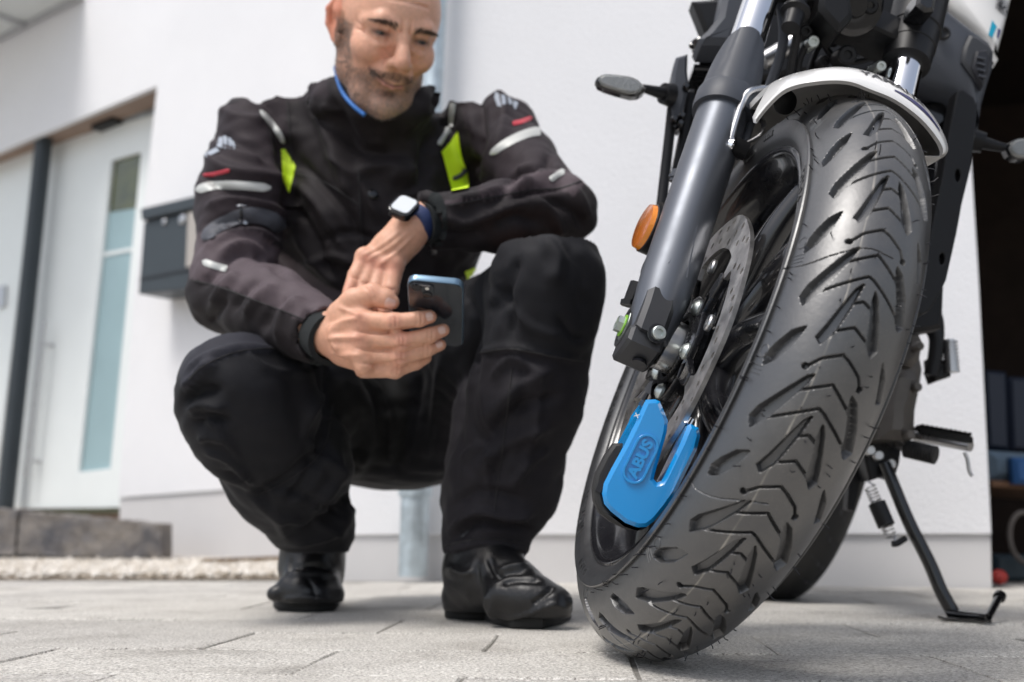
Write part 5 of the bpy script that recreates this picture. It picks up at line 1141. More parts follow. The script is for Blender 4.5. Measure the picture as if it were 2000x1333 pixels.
# neck
NK = P(735, 215, 1.74)
fh.cap(H(0, -.03, -.06), P(735, 185, 1.77), .047, .047, .03)
V, Q, E = fh.surface('body', None, None, 1)
def localh(V):
    q = V-HC; x, y, z = q@hx, q@hy, q@hz; z = z-.0065*np.clip((y-.055)/.02, 0, 1)*np.clip((-z-.001)/.016, 0, 1)*np.clip((z+.102)/.02, 0, 1); return np.stack([x, y, z], 1)
def headcol(V, N_):
    l = localh(V); x, y, z = l.T; base = np.tile(np.array([.74, .395, .265]), (len(V), 1)); r_ = np.random.default_rng(3)
    def bl(c, w): w = np.clip(w, 0, 1)[:, None]; base[:] = base*(1-w)+np.array(c)*w
    ax_ = np.abs(x)
    g = lambda cx_, cy_, cz_, s1: np.exp(-(((ax_-cx_)**2+(y-cy_)**2+(z-cz_)**2)/s1**2))
    bl((.62, .27, .20), .40*g(.036, .07, -.026, .022)); bl((.60, .27, .20), .45*g(0, .115, -.028, .015)); bl((.66, .43, .34), .35*g(0, .08, .07, .05))
    bl((.66, .22, .13), .65*(ax_ > .079)*(y < .01)); 
    # buzz cut on the sides and back
    hair = np.clip((.0-y+(.052-z)*-.2+.016)/.02, 0, 1)*np.clip((ax_-.045)/.02, 0, 1)*(z > -.03)*(z < .095)*(ax_ < .0795)+np.clip((-.05-y)/.03, 0, 1)*(z < .09); noise_ = r_.uniform(.5, 1, len(V)); bl((.36, .30, .27), hair*.6*noise_)
    # grey stubble beard: jaw, chin, moustache
    jaw = np.clip((-.046-z+np.clip(.045-y, 0, .03)*.6)/.014, 0, 1)*1.0+np.clip((ax_-.046)/.010, 0, 1)*np.clip((.018-z)/.02, 0, 1)*np.clip((.050-y)/.014, 0, 1)*np.clip((y+.006)/.008, 0, 1)
    lips = np.exp(-((ax_/.024)**4))*np.exp(-(((z+.0665)/.0075)**2))*(y > .082); soul = np.exp(-((ax_-.022)/.008)**2)*np.exp(-((z+.078)/.006)**2)*.0
    chk = np.exp(-(((ax_-.034)/.014)**2+((z+.052)/.012)**2))
    jaw = np.clip(jaw, 0, 1)*(1-lips)*(1-.5*chk)
    nse = r_.uniform(.55, 1., len(V)); lp_ = np.sin(x*900+np.sin(z*400)*2)*np.sin(z*700+y*300)*.25+.75; 
    grey = np.exp(-((z+.106)/.022)**2)*np.exp(-(ax_/.04)**2)
    cb = np.array([.15, .100, .078])[None]*(1-grey[:, None])+np.array([.36, .29, .25])[None]*grey[:, None]; w = (jaw*.92*nse*lp_)[:, None]; base[:] = base*(1-w)+cb*w
    mous = np.exp(-(((z+.0520+.25*(ax_**2)/.03)/.0068)**2))*(ax_ < .034)*(y > .070)*(1-lips*.9); bl((.075, .050, .040), mous*(.35+.45*np.clip(ax_/.026, 0, 1))*nse)
    gt = np.exp(-((ax_-.034)/.0045)**2)*np.exp(-((z+.068)/.014)**2)*(y > .05); bl((.13, .09, .07), gt*.35*nse); bl((.11, .075, .06), np.exp(-(ax_/.013)**2)*np.exp(-((z+.0835)/.005)**2)*(y > .07)*.75*nse)
    bl((.54, .24, .21), lips*.85*(z < -.064+12*ax_**2))
    bl((.06, .032, .026), np.exp(-((ax_-.0325)/.0150)**4)*np.exp(-((z-.0115)/.0046)**2)*(y > .055)*.92); bl((.34, .17, .13), np.exp(-((ax_-.033)/.018)**2)*np.exp(-((z-.010)/.0095)**2)*(y > .06)*.35)
    bl((.14, .06, .05), np.exp(-((z+.0655-12*ax_**2)/.0020)**2)*(ax_ < .037)*(y > .055)*.85)
    bl((.22, .14, .105), np.exp(-((ax_-.032)/.018)**4)*np.exp(-((z-.0255-.003*np.cos((ax_-.034)*60))/.0048)**2)*(y > .05)*.62)
    return base
# ---- hands and forearms (same body)
def hand_field(lo, hi, h=.0022):
    pts = np.array([lo, hi]); return Field(pts.min(0), pts.max(0), h)
YH = 1.385
c8 = PXY([(560, 500, YH-.09), (920, 780, YH-.09), (560, 780, YH+.16), (920, 500, YH+.16)]); fr_ = Field(np.min(c8, 0)-.01, np.max(c8, 0)+.01, .0021)
rp = lambda px: px*YH/F
# wrist and back of the hand
fr_.cap(P(590, 640, YH+.06), P(655, 655, YH+.02), rp(46), rp(43), .01)
fr_.cap(P(655, 655, YH+.02), P(700, 675, YH), rp(43), rp(38), .012)
fr_.cap(P(668, 625, YH+.01), P(706, 640, YH-.01), rp(30), rp(25), .012); fr_.cap(P(672, 690, YH+.01), P(718, 708, YH), rp(27), rp(23), .012)
fr_.cap(P(712, 655, YH+.012), P(742, 668, YH+.02), rp(34), rp(30), .012)
FIN = [([(700, 624, YH-.014), (768, 630, YH-.034), (818, 624, YH-.036), (840, 619, YH-.032)], [19, 16.8, 15.4, 13.2]),
       ([(704, 660, YH-.010), (784, 668, YH-.026), (840, 655, YH-.024), (866, 645, YH-.018)], [18.5, 16.6, 15.2, 12.8]),
       ([(706, 694, YH-.006), (780, 699, YH-.016), (834, 684, YH-.012), (860, 674, YH-.006)], [18, 15.6, 14, 11.8]),
       ([(710, 722, YH), (772, 724, YH-.004), (812, 710, YH+.002), (832, 700, YH+.006)], [17.5, 14.5, 13.2, 11.5])]
for pts, rr_ in FIN:
    p3 = PXY(pts); fr_.chain(p3, [rp(r_) for r_ in rr_], .003); fr_.ell(p3[1]+np.array([0, -.0015, 0]), (rp(rr_[1])*1.02,)*3, None, .006)
th3 = PXY([(664, 612, YH), (690, 588, YH-.010), (728, 576, YH-.018), (752, 584, YH-.020), (766, 591, YH-.018)]); fr_.chain(th3, [rp(25), rp(23.5), rp(22), rp(19), rp(14.5)], .006)
fr_.cap(P(680, 622, YH-.005), P(706, 604, YH-.008), rp(24), rp(18), .010)
for q in ((704, 626), (706, 662), (708, 694), (712, 718)): fr_.ell(P(q[0]-3, q[1], YH-.018), (.0100,)*3, None, .014)
for a_, b_ in (((645, 645), (695, 630)), ((648, 660), (698, 663)), ((652, 676), (700, 692))): fr_.cap(P(*a_, YH-.018), P(*b_, YH-.0225), .0020, .0030, .012)
Vr, Qr, Er = fr_.surface('hand', None, None, 1)
HF = []
for x, y in ((768, 630), (784, 668), (780, 699), (772, 722), (818, 624), (840, 655), (833, 684)):
    for o_ in (-4.5, 3.5): HF.append(([(x+o_, y-13), (x+o_+1.5, y), (x+o_, y+12)], 2.4, -.0011))
for p1, p2, p3 in (((640, 640), (670, 628), (700, 622)), ((642, 662), (675, 660), (703, 660)), ((648, 690), (678, 692), (704, 696)), ((660, 600), (690, 612), (706, 618))): HF.append(([p1, p2, p3], 4, .0014))
HF += [([(712, 560), (722, 572), (730, 590)], 2.4, -.0009), ([(720, 558), (730, 572), (737, 588)], 2.4, -.0009), ([(652, 676), (664, 690), (690, 700)], 3.5, .0013), ([(690, 646), (740, 650), (812, 640)], 2.6, -.0016), ([(694, 680), (740, 685), (820, 672)], 2.6, -.0016), ([(700, 708), (740, 712), (812, 700)], 2.6, -.0014)]
Vr = folds(Vr, Qr, HF)
YW = 1.445
c8 = PXY([(640, 390, YW-.10), (900, 620, YW-.10), (640, 620, YW+.16), (900, 390, YW+.16)]); fl_h = Field(np.min(c8, 0)-.01, np.max(c8, 0)+.01, .0021); rq = lambda px: px*YW/F
fl_h.cap(P(850, 418, YW+.03), P(800, 448, YW), rq(40), rq(36), .01)
fl_h.cap(P(800, 448, YW), P(764, 480, YW-.005), rq(36), rq(33), .012); fl_h.cap(P(790, 462, YW), P(724, 506, YW-.005), rq(30), rq(25), .012); fl_h.cap(P(790, 470, YW), P(764, 512, YW-.004), rq(33), rq(27), .012)
for pts, rr_ in [([(712, 506), (694, 538), (680, 572)], [18, 15, 12]), ([(728, 514), (712, 552), (702, 590)], [17, 15, 12]), ([(746, 520), (734, 562), (728, 604)], [17.5, 15.5, 12.5]), ([(770, 520), (762, 566), (752, 610)], [20, 17, 13])]:
    p3 = [P(x, y, YW-.012-.012*i) for i, (x, y) in enumerate(pts)]; fl_h.chain(p3, [rq(r_) for r_ in rr_], .003); fl_h.ell(p3[0]+np.array([0, -.003, .003]), (rq(rr_[0])*1.05,)*3, None, .005)
Vl, Ql, El = fl_h.surface('hand', None, None, 1)
Vl = folds(Vl, Ql, [([(800, 452), (760, 485), (718, 508)], 4, .0012), ([(806, 462), (772, 495), (738, 520)], 4, .0012), ([(790, 446), (745, 480), (706, 502)], 4, .001), ([(686, 540), (694, 544), (702, 546)], 2.4, -.001), ([(706, 552), (714, 555), (722, 556)], 2.4, -.001), ([(728, 560), (736, 563), (744, 563)], 2.4, -.001), ([(752, 562), (762, 566), (772, 566)], 2.4, -.001)])
# arms inside the sleeves and trunk of the body, joined with head and hands into one mesh
c8 = PXY([(420, 100, 1.2), (1180, 1000, 1.2), (420, 1000, 2.2), (1180, 100, 2.2)]); fb_ = Field([-.55, 1.32, .12], [.25, 2.15, .80], .012)
def PB(x, y, Y): return P(x, y, Y)
fb_.cap(P(735, 175, 1.74), P(730, 330, 1.93), .040, .045, .02); fb_.cap(P(620, 270, 1.88), P(850, 270, 1.88), .035, .035, .03); fb_.cap(P(730, 330, 1.86), P(740, 700, 1.98), .09, .10, .04)
fb_.chain([P(520, 280, 1.82), P(445, 560, 1.62), P(600, 645, YH+.055)], [.04, .034, .026], .02); fb_.chain([P(940, 260, 1.86), P(1085, 415, 1.56), P(850, 418, YW+.03)], [.028, .030, .026], .02)
for a_, b_, c_ in ((P(660, 800, 1.98), P(470, 770, 1.52), P(620, 1050, 1.70)), (P(820, 780, 1.98), P(1050, 570, 1.47), P(950, 1060, 1.56))): fb_.chain([a_, b_, c_], [.06, .045, .035], .02)
Vb, Qb, Eb = fb_.surface('b', None, None, 1)
def handcol(Vx, kn=()):
    c = np.tile(np.array([.66, .355, .235]), (len(Vx), 1)); p = proj(Vx)
    for x, y, s_, a_ in kn: w = (a_*np.exp(-((p[:, 0]-x)**2+(p[:, 1]-y)**2)/s_**2))[:, None]; c = c*(1-w)+np.array([.60, .24, .17])*w
    return c
kn1 = [(770, 629, 16, .5), (786, 664, 16, .55), (782, 692, 14, .5), (776, 716, 12, .4), (704, 626, 20, .4), (700, 664, 20, .35), (838, 621, 14, .4), (862, 647, 14, .4), (857, 674, 12, .4), (730, 572, 18, .25), (640, 700, 40, .2)]
kn2 = [(712, 506, 14, .5), (728, 514, 14, .5), (746, 520, 14, .5), (770, 520, 16, .5), (680, 560, 20, .4), (740, 590, 30, .35)]
Va = np.concatenate([V, Vr, Vl, Vb]); o1 = len(V); o2 = o1+len(Vr); o3 = o2+len(Vl); Qa = np.concatenate([Q, Qr+o1, Ql+o2, Qb+o3])
hc = headcol(V, vnormals(V, Q)); ca2 = np.concatenate([hc, handcol(Vr, kn1), handcol(Vl, kn2), handcol(Vb)])
bodyo = finish('body', Va, Qa, MS['skin'], person, lambda a, b: ca2)
# eyes, brows, lashes
for s_ in (-1, 1):
    q = MB(); q.ball(H(s_*.0325, .0715, .0115), .0118, 20); eo = q.build('eye', MS['eye'], person, 180)
    q = MB(); q.ball(H(s_*.0325+.0005, .0765, .0102), .0072, 14); q.build('iris', M['ink'], eo, 180)
    # eyebrow: bundle of short hairs
    q = MB(); hb_ = bvh((V, Q))
    for k in range(110):
        t = random.random(); x = s_*(.013+.038*t); z = .0240+.0040*math.sin(min(1, t*1.2)*math.pi*.66)+random.uniform(-.0044, .0044)*(1-t*.5)
        h = hb_.ray_cast(Vector(H(x, .16, z)), Vector(-hy), .2)
        if h[0] is None: continue
        p0 = np.array(h[0]); d_ = hx*s_*(.4+.6*t)+hz*(.65*(1-t)-.25*t)+hy*.12; d_ /= np.linalg.norm(d_); q.tube([p0, p0+d_*.0045+hy*.0006, p0+d_*.0078], [.00042, .00034, .00014], 3, caps=False)
    q.build('eyebrow', MS['brow'], person, None)
# stubble: short hairs over jaw, chin and upper lip; cropped hair on the sides
def hairs(name, n_, test, len_, rad, m_, dirf):
    q = MB(); c_ = 0; N0 = vnormals(V, Q); l0 = localh(V); cand_ = np.nonzero(test(l0))[0]
    if len(cand_) == 0: return
    for i_ in rng.choice(cand_, n_):
        p0 = V[i_]+rng.normal(0, .0009, 3); p0 = p0-N0[i_]*((p0-V[i_])@N0[i_]); d_ = N0[i_]*.55+dirf(l0[i_])+rng.normal(0, .28, 3); d_ /= np.linalg.norm(d_); L_ = len_*random.uniform(.6, 1.2)
        s1 = np.cross(d_, N0[i_]); s1 /= np.linalg.norm(s1)+1e-9; q.add([p0-s1*rad, p0+s1*rad, p0+d_*L_, p0+N0[i_]*rad*1.2], [(0, 1, 2), (1, 3, 2), (3, 0, 2)])
    q.build(name, m_, person, None)['kind'] = 'stuff'
def t_beard(l):
    x, y, z = np.abs(l[:, 0]), l[:, 1], l[:, 2]; return ((z < -.050)&(z > -.125)&(y > -.01)&~((x < .026)&(z > -.079)&(y > .06)))|((x > .050)&(z < .012)&(z > -.06)&(y > -.002)&(y < .040))
def t_mous(l):
    x, y, z = np.abs(l[:, 0]), l[:, 1], l[:, 2]; return ((x < .033)&(y > .070)&(z < -.0445-.10*x)&(z > -.0575+.12*(.033-x)*0))|((x < .009)&(z < -.078)&(z > -.087)&(y > .06)&(x > .002))
dn_ = lambda l: -hz*.8
hairs('beard', 6500, t_beard, .0042, .00030, mat('grey_stubble', (.38, .33, .30), .7, col2=(.06, .045, .036), vscale=260), dn_)
hairs('moustache', 420, t_mous, .0045, .00030, MS['brow'], dn_)
hairs('cropped_hair', 1500, lambda l: (np.abs(l[:, 0]) > .05)&(l[:, 1] < .012)&(l[:, 2] > .0)&(l[:, 2] < .095)&(np.abs(l[:, 0]) < .0775), .0022, .00026, mat('grey_hair', (.42, .38, .35), .7), lambda l: -hz*.5)
# nails
treeR = bvh((Vr, Qr)); treeL = bvh((Vl, Ql))
for (a_, w_) in ((((832, 621), (845, 617)), 16), (((856, 648), (869, 643)), 15), (((851, 675), (863, 670)), 14)): strip('nail', treeR, a_, w_, MS['nail'], person, lift=.0004, th=.0005, n=8)
strip('nail', treeR, [(752, 589), (771, 597)], 19, MS['nail'], person, lift=.0004, th=.0006, n=8)

# ------------------------------------------------------------------ jacket
fj = Field([-.62, 1.30, .28], [.24, 2.22, .84], .0052)
def r2(px, Y): return px*Y/F
sh_l, el_l, wr_l = P(492, 262, 1.80), P(452, 570, 1.62), P(622, 650, 1.43)
sh_r, el_r, wr_r = P(955, 238, 1.84), P(1092, 412, 1.56), P(855, 436, 1.465)
fj.cap(P(560, 235, 1.86), P(905, 225, 1.88), r2(92, 1.86), r2(88, 1.88), .05)               # shoulders
fj.cap(P(650, 185, 1.86), P(520, 226, 1.86), r2(58, 1.86), r2(66, 1.86), .04); fj.cap(P(628, 182, 1.84), P(532, 214, 1.83), r2(50, 1.84), r2(56, 1.84), .03); fj.cap(P(850, 186, 1.86), P(948, 220, 1.85), r2(50, 1.84), r2(54, 1.84), .03); fj.cap(P(840, 190, 1.88), P(935, 212, 1.88), r2(58, 1.88), r2(66, 1.88), .04)
fj.cap(P(720, 270, 1.82), P(730, 420, 1.84), r2(150, 1.82), r2(150, 1.84), .06, sq=((0, 1, 0), .8)); fj.cap(P(730, 420, 1.84), P(745, 640, 1.93), r2(165, 1.86), r2(165, 1.95), .06)
fj.cap(P(600, 300, 1.84), P(600, 460, 1.86), r2(95, 1.84), r2(90, 1.86), .05); fj.cap(P(870, 300, 1.86), P(860, 470, 1.86), r2(85, 1.84), r2(85, 1.86), .05)
fj.chain([P(508, 262, 1.80), P(474, 395, 1.72), el_l], [r2(88, 1.80), r2(84, 1.72), r2(80, 1.6)], .03)
fj.chain([el_l, P(530, 605, 1.54), wr_l], [r2(82, 1.6), r2(80, 1.54), r2(66, 1.43)], .03)
fj.chain([sh_r, P(1010, 320, 1.72), el_r], [r2(92, 1.84), r2(74, 1.72), r2(66, 1.56)], .03)
fj.chain([el_r, P(980, 425, 1.52), wr_r], [r2(64, 1.54), r2(66, 1.52), r2(54, 1.46)], .02)
fj.cap(P(1118, 425, 1.56), P(1110, 395, 1.56), r2(40, 1.56), r2(44, 1.56), .02)
# collar: stand-up ring
colc = P(738, 205, 1.71)
for i in range(24):
    a0_ = 2*math.pi*i/24; a1_ = 2*math.pi*(i+1)/24
    cr = lambda a, zz: P(732+110*math.cos(a)*(1-.20*zz), 196-(36+28*zz*(.35+.65*(math.cos(a) < .3)))+56*max(0, math.sin(a))-8*max(0, -math.sin(a))+18*max(0, math.cos(a))-22*zz*max(0, -math.cos(a)), 1.73-.085*math.sin(a))
    for zz in (0, .5, 1): fj.cap(cr(a0_, zz), cr(a1_, zz), r2(17, 1.7), r2(17, 1.7), .012)
fj.cap(P(737, 235, 1.74), P(737, 300, 1.78), r2(105, 1.74), r2(120, 1.78), .04)
# hollow for neck and head, openings of the cuffs
fj.cap(P(742, 190, 1.73), P(752, 90, 1.66), r2(88, 1.7), r2(98, 1.7), .01, 'sub')
dw = wr_l-P(530, 605, 1.54); dw /= np.linalg.norm(dw); fj.cap(wr_l+dw*.030, wr_l+dw*.15, r2(54, 1.42), r2(56, 1.42), .004, 'sub'); 
dw2 = wr_r-P(980, 425, 1.52); dw2 /= np.linalg.norm(dw2); fj.cap(wr_r+dw2*.008, wr_r+dw2*.15, r2(44, 1.46), r2(48, 1.46), .004, 'sub')
fj.noise(.0020, 26, 5); fj.noise(.0014, 60, 9, ridge=True)
def cutcap(fd, c, d, rad, L_=.12):
    """trim the round end beyond a cuff"""
    e = np.array([d@d]); X, Y, Z = fd.X-c[0], fd.Y-c[1], fd.Z-c[2]; t = X*d[0]+Y*d[1]+Z*d[2]; rr_ = np.sqrt(np.maximum(X*X+Y*Y+Z*Z-t*t, 0)); m = (t > -.02)&(t < L_)&(rr_ < rad); fd.D[m] = np.maximum(fd.D[m], t[m])
cutcap(fj, wr_l+dw*.040, dw, .075); cutcap(fj, wr_r+dw2*.012, dw2, .062)
Vj, Qj, Ej = fj.surface('j', None, None, 1)
JF = [ # image-left sleeve
 ([(400, 300), (440, 330), (520, 345), (560, 350)], 11, .006), ([(392, 340), (450, 372), (545, 395)], 9, -.007), ([(400, 410), (450, 395), (520, 400), (560, 430)], 10, .007), ([(400, 440), (470, 425), (555, 460)], 8, -.007),
 ([(395, 500), (440, 465), (500, 455), (560, 500)], 9, .007), ([(420, 520), (470, 490), (520, 505), (562, 540)], 8, -.008), ([(400, 480), (450, 448), (520, 440)], 8, -.006), ([(430, 495), (480, 478), (545, 520)], 7, .005),
 ([(415, 600), (440, 560), (470, 535)], 8, .006), ([(450, 610), (475, 570), (510, 540)], 8, -.005), ([(480, 620), (505, 585), (540, 560)], 8, .006), ([(510, 650), (530, 600), (560, 575)], 9, -.005), ([(545, 665), (560, 610), (590, 585)], 9, .006), ([(575, 680), (590, 625), (610, 600)], 8, -.005), ([(395, 560), (420, 530), (450, 520)], 7, -.005), ([(600, 690), (612, 640), (625, 610)], 7, .004), ([(405, 640), (430, 600), (440, 580)], 7, -.004),
 ([(470, 170), (520, 200), (545, 260), (560, 330)], 12, -.008), ([(430, 215), (470, 235), (520, 240)], 12, .007), ([(420, 260), (470, 280), (540, 320)], 10, -.005), ([(410, 280), (460, 300), (520, 315)], 9, .005), ([(490, 160), (560, 175), (600, 160)], 12, .007), ([(500, 150), (560, 158), (610, 148)], 8, -.006),
 # chest
 ([(600, 170), (640, 250), (670, 330), (690, 400)], 16, .010), ([(560, 260), (570, 340), (566, 450)], 14, -.010), ([(640, 190), (680, 270), (720, 300), (780, 300)], 14, -.010), ([(570, 300), (640, 372), (700, 450), (722, 540)], 9, -.006), ([(566, 350), (620, 400), (680, 500)], 8, .005), ([(570, 400), (600, 440), (650, 540)], 9, -.006), ([(600, 520), (650, 500), (700, 520)], 8, .005), ([(575, 460), (620, 520), (660, 560)], 8, .005), ([(620, 470), (680, 455), (740, 470)], 8, -.004), ([(760, 420), (800, 380), (850, 370)], 8, .004), ([(640, 300), (700, 350), (740, 430)], 8, .004), ([(700, 380), (705, 470), (712, 560)], 7, .004), ([(760, 340), (800, 350), (840, 400)], 16, .008), ([(840, 260), (830, 330), (800, 380)], 14, -.010), ([(870, 170), (862, 210), (880, 250)], 13, -.011), ([(900, 160), (895, 190), (850, 240)], 10, .007), ([(690, 340), (760, 320), (830, 345)], 13, .006),
 ([(930, 170), (935, 260), (920, 360)], 12, -.009), ([(960, 150), (985, 240), (940, 340)], 13, .006), 
 # image-right sleeve
 ([(960, 400), (1000, 360), (1060, 330), (1075, 300)], 9, -.007), ([(1010, 340), (1040, 330), (1065, 345)], 9, .006), ([(1000, 370), (1060, 350), (1090, 345)], 8, .006), ([(1000, 385), (1050, 370), (1100, 365)], 6, -.006), ([(880, 395), (940, 385), (1040, 350)], 9, .006), ([(860, 420), (900, 440), (960, 420), (1040, 395)], 10, .005), ([(860, 440), (900, 460), (950, 455)], 12, -.006), ([(1040, 390), (1080, 420), (1100, 460)], 10, .006), ([(1060, 385), (1120, 415), (1140, 450)], 9, -.006), ([(1110, 360), (1135, 390), (1150, 430)], 8, .004), ([(960, 440), (1010, 420), (1060, 440)], 12, -.005)]
Vj = folds(Vj, Qj, JF)
def pip(p, poly):
    x, y = p[:, 0], p[:, 1]; ins = np.zeros(len(p), bool); n = len(poly)
    for i in range(n):
        a, b = poly[i], poly[(i+1) % n]; ins ^= ((a[1] > y) != (b[1] > y))&(x < (b[0]-a[0])*(y-a[1])/(b[1]-a[1]+1e-9)+a[0])
    return ins
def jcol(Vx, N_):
    p = proj(Vx); c = np.tile(np.array([.0185, .0150, .0165]), (len(Vx), 1)); lit_panel = np.array([.088, .068, .076]); midc = np.array([.030, .0225, .0265])
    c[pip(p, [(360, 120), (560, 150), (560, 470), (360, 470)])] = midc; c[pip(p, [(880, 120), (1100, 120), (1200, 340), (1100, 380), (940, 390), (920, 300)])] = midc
    c[pip(p, [(360, 455), (500, 450), (640, 560), (690, 580), (640, 640), (600, 635), (560, 612), (505, 590), (440, 562), (370, 545)])] = lit_panel  # lighter forearm panels, with the light falling on them added to the colour
    c[pip(p, [(830, 400), (940, 385), (1045, 335), (1110, 330), (1150, 350), (1120, 385), (1095, 370), (1040, 372), (960, 385), (870, 402), (840, 400)])] = lit_panel
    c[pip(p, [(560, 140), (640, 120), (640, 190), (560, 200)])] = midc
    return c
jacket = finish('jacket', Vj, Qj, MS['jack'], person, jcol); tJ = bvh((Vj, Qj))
for pts, w_ in (([(384, 372), (420, 363), (470, 363), (528, 368)], 17), ([(508, 217), (530, 242), (545, 262), (554, 280)], [9, 12, 12, 9]), ([(397, 512), (420, 520), (445, 527)], 13), ([(892, 172), (884, 210), (880, 250)], [7, 11, 11]), ([(878, 252), (870, 262), (856, 284)], [14, 9, 10]), ([(958, 302), (990, 280), (1030, 262), (1060, 256)], [12, 17, 17, 18]), ([(1074, 353), (1088, 343), (1102, 335)], 12)):
    strip('reflective_stripe', tJ, pts, w_, MS['refl'], jacket)
patch('neon_panel', tJ, [(549, 293), (557, 292), (578, 326), (550, 310)], MS['hiv'], jacket); patch('neon_panel', tJ, [(550, 311), (578, 326), (565, 378), (551, 352)], MS['hiv'], jacket)
patch('neon_panel', tJ, [(859, 298), (898, 258), (914, 372), (882, 378)], MS['hiv'], jacket, lift=.004); patch('neon_panel', tJ, [(904, 530), (924, 522), (938, 536), (912, 556)], MS['hiv'], jacket, lift=.004)
strip('grey_piping', tJ, [(880, 352), (896, 345), (906, 330)], 8, MS['strap'], jacket, lift=.006)
strip('red_print', tJ, [(398, 343), (420, 340), (450, 333)], 8, MS['red'], jacket); strip('red_print', tJ, [(1000, 243), (1020, 238), (1038, 231)], 9, MS['red'], jacket)
for q4 in ([(400, 302), (424, 288), (430, 296), (404, 308)], [(424, 286), (428, 270), (436, 268), (434, 290)], [(437, 290), (437, 266), (444, 266), (444, 291)], [(447, 291), (446, 268), (452, 270), (453, 292)], [(455, 292), (453, 273), (458, 278), (459, 293)], [(962, 178), (974, 184), (980, 210), (972, 208)], [(978, 186), (986, 188), (988, 204), (982, 206)], [(990, 190), (998, 194), (1000, 206), (992, 204)], [(1002, 197), (1012, 202), (1006, 216), (1002, 210)]): patch('silver_emblem', tJ, q4, MS['silver'], jacket, lift=.0012, nu=3, nv=3)
strip('sleeve_strap', tJ, [(398, 468), (430, 440), (480, 422), (520, 425), (556, 450)], [22, 26, 30, 32, 30], MS['strap'], jacket, lift=.0025)
strip('strap_buckle', tJ, [(470, 403), (473, 440)], 5, M['blkgloss'], jacket, lift=.006, n=8); strip('strap_buckle', tJ, [(462, 405), (480, 404)], 5, M['steel'], jacket, lift=.006, n=6); strip('strap_buckle', tJ, [(466, 437), (482, 436)], 5, M['steel'], jacket, lift=.006, n=6)
strip('cuff_tab', tJ, [(612, 615), (604, 650), (612, 690), (640, 722)], [26, 30, 30, 26], MS['velcro'], jacket, lift=.002); strip('cuff_tab', tJ, [(846, 380), (856, 410), (858, 450), (850, 480)], [24, 30, 30, 22], MS['velcro'], jacket, lift=.002)
for pts in ([(378, 548), (440, 565), (510, 592), (570, 615), (605, 632)], [(876, 402), (950, 388), (1040, 372), (1095, 368), (1140, 352)], [(700, 330), (704, 420), (712, 520)], [(560, 190), (566, 260), (570, 330)], [(580, 340), (640, 360), (700, 400)], [(430, 205), (470, 195), (500, 175)]): seam('seam', tJ, pts, 3.0, MS['seam'], jacket, .0004)
h, nn_ = onto(tJ, 728, 381, 0); q = MB(); q.lathe(h, nn_, [(-.001, .0085), (.003, .0085), (.0045, .006), (.0045, 0)], 20); q.build('snap_button', M['blkgloss'], jacket)
h, nn_ = onto(tJ, 846, 492, 0)
if h is not None: q = MB(); q.lathe(h, nn_, [(-.001, .005), (.0025, .005), (.003, 0)], 14); q.build('snap_button', M['steel'], jacket)
# blue lining seen inside the collar
bl_pts = []
q = MB(); q.tube(spline(PXY([(655, 132, 1.665), (660, 158, 1.645), (671, 184, 1.63), (690, 207, 1.615), (712, 225, 1.61)]), 6), .0034, 10); q.build('blue_lining', MS['bluec'], jacket)
# dark inner cuffs
for c_, d_, r_ in ((wr_l, dw, r2(52, 1.42)), (wr_r-dw2*.020, dw2, r2(43, 1.46))):
    q = MB(); q.lathe(c_+d_*.018, d_, [(-.01, r_*.94), (.020, r_*.98), (.024, r_*1.02), (.024, r_*.80), (0, r_*.78)], 36); q.build('inner_cuff', MS['velcro'], jacket)

# ------------------------------------------------------------------ trousers
ft = Field([-.56, 1.28, -.01], [.26, 2.25, .50], .0054)
kl, al = P(478, 778, 1.50), P(616, 1042, 1.70); kr, ar = P(1066, 552, 1.45), P(948, 1052, 1.56)
ft.ell(P(775, 820, 1.96), (r2(190, 1.9), .17, r2(140, 1.9)), None, .03)
ft.chain([P(680, 800, 1.93), P(560, 770, 1.70), kl], [r2(130, 1.9), r2(122, 1.7), r2(111, 1.5)], .05); ft.cap(P(450, 760, 1.46), P(470, 850, 1.50), r2(90, 1.46), r2(92, 1.5), .04)
ft.chain([kl, P(560, 905, 1.60), al], [r2(112, 1.5), r2(118, 1.6), r2(72, 1.70)], .03); ft.cap(P(620, 930, 1.72), P(640, 1000, 1.72), r2(60, 1.7), r2(48, 1.7), .03)
ft.chain([P(860, 790, 1.93), P(970, 660, 1.68), kr], [r2(125, 1.9), r2(115, 1.68), r2(98, 1.45)], .05); ft.cap(P(1072, 540, 1.44), P(1074, 620, 1.46), r2(89, 1.44), r2(86, 1.46), .03)
ft.chain([kr, P(1030, 760, 1.50), P(985, 940, 1.55), ar], [r2(100, 1.45), r2(106, 1.50), r2(100, 1.55), r2(82, 1.56)], .03); ft.cap(P(935, 800, 1.62), P(930, 980, 1.60), r2(50, 1.6), r2(62, 1.6), .04)
ft.noise(.0020, 24, 15); ft.noise(.0014, 55, 19, ridge=True)
for c_, px_, Y_ in ((al, (600, 1080), 1.70), (ar, (948, 1090), 1.56)):
    d_ = np.array([.0, .02, -1.]); d_ /= np.linalg.norm(d_); cutcap(ft, P(px_[0], px_[1], Y_), d_, .10, .14)
    ft.cap(P(px_[0], px_[1], Y_)+d_*-.012, P(px_[0], px_[1], Y_)+d_*.1, r2(58, Y_) if Y_ > 1.6 else r2(70, Y_), r2(60, Y_) if Y_ > 1.6 else r2(74, Y_), .004, 'sub')
Vt, Qt, Et = ft.surface('t', None, None, 1)
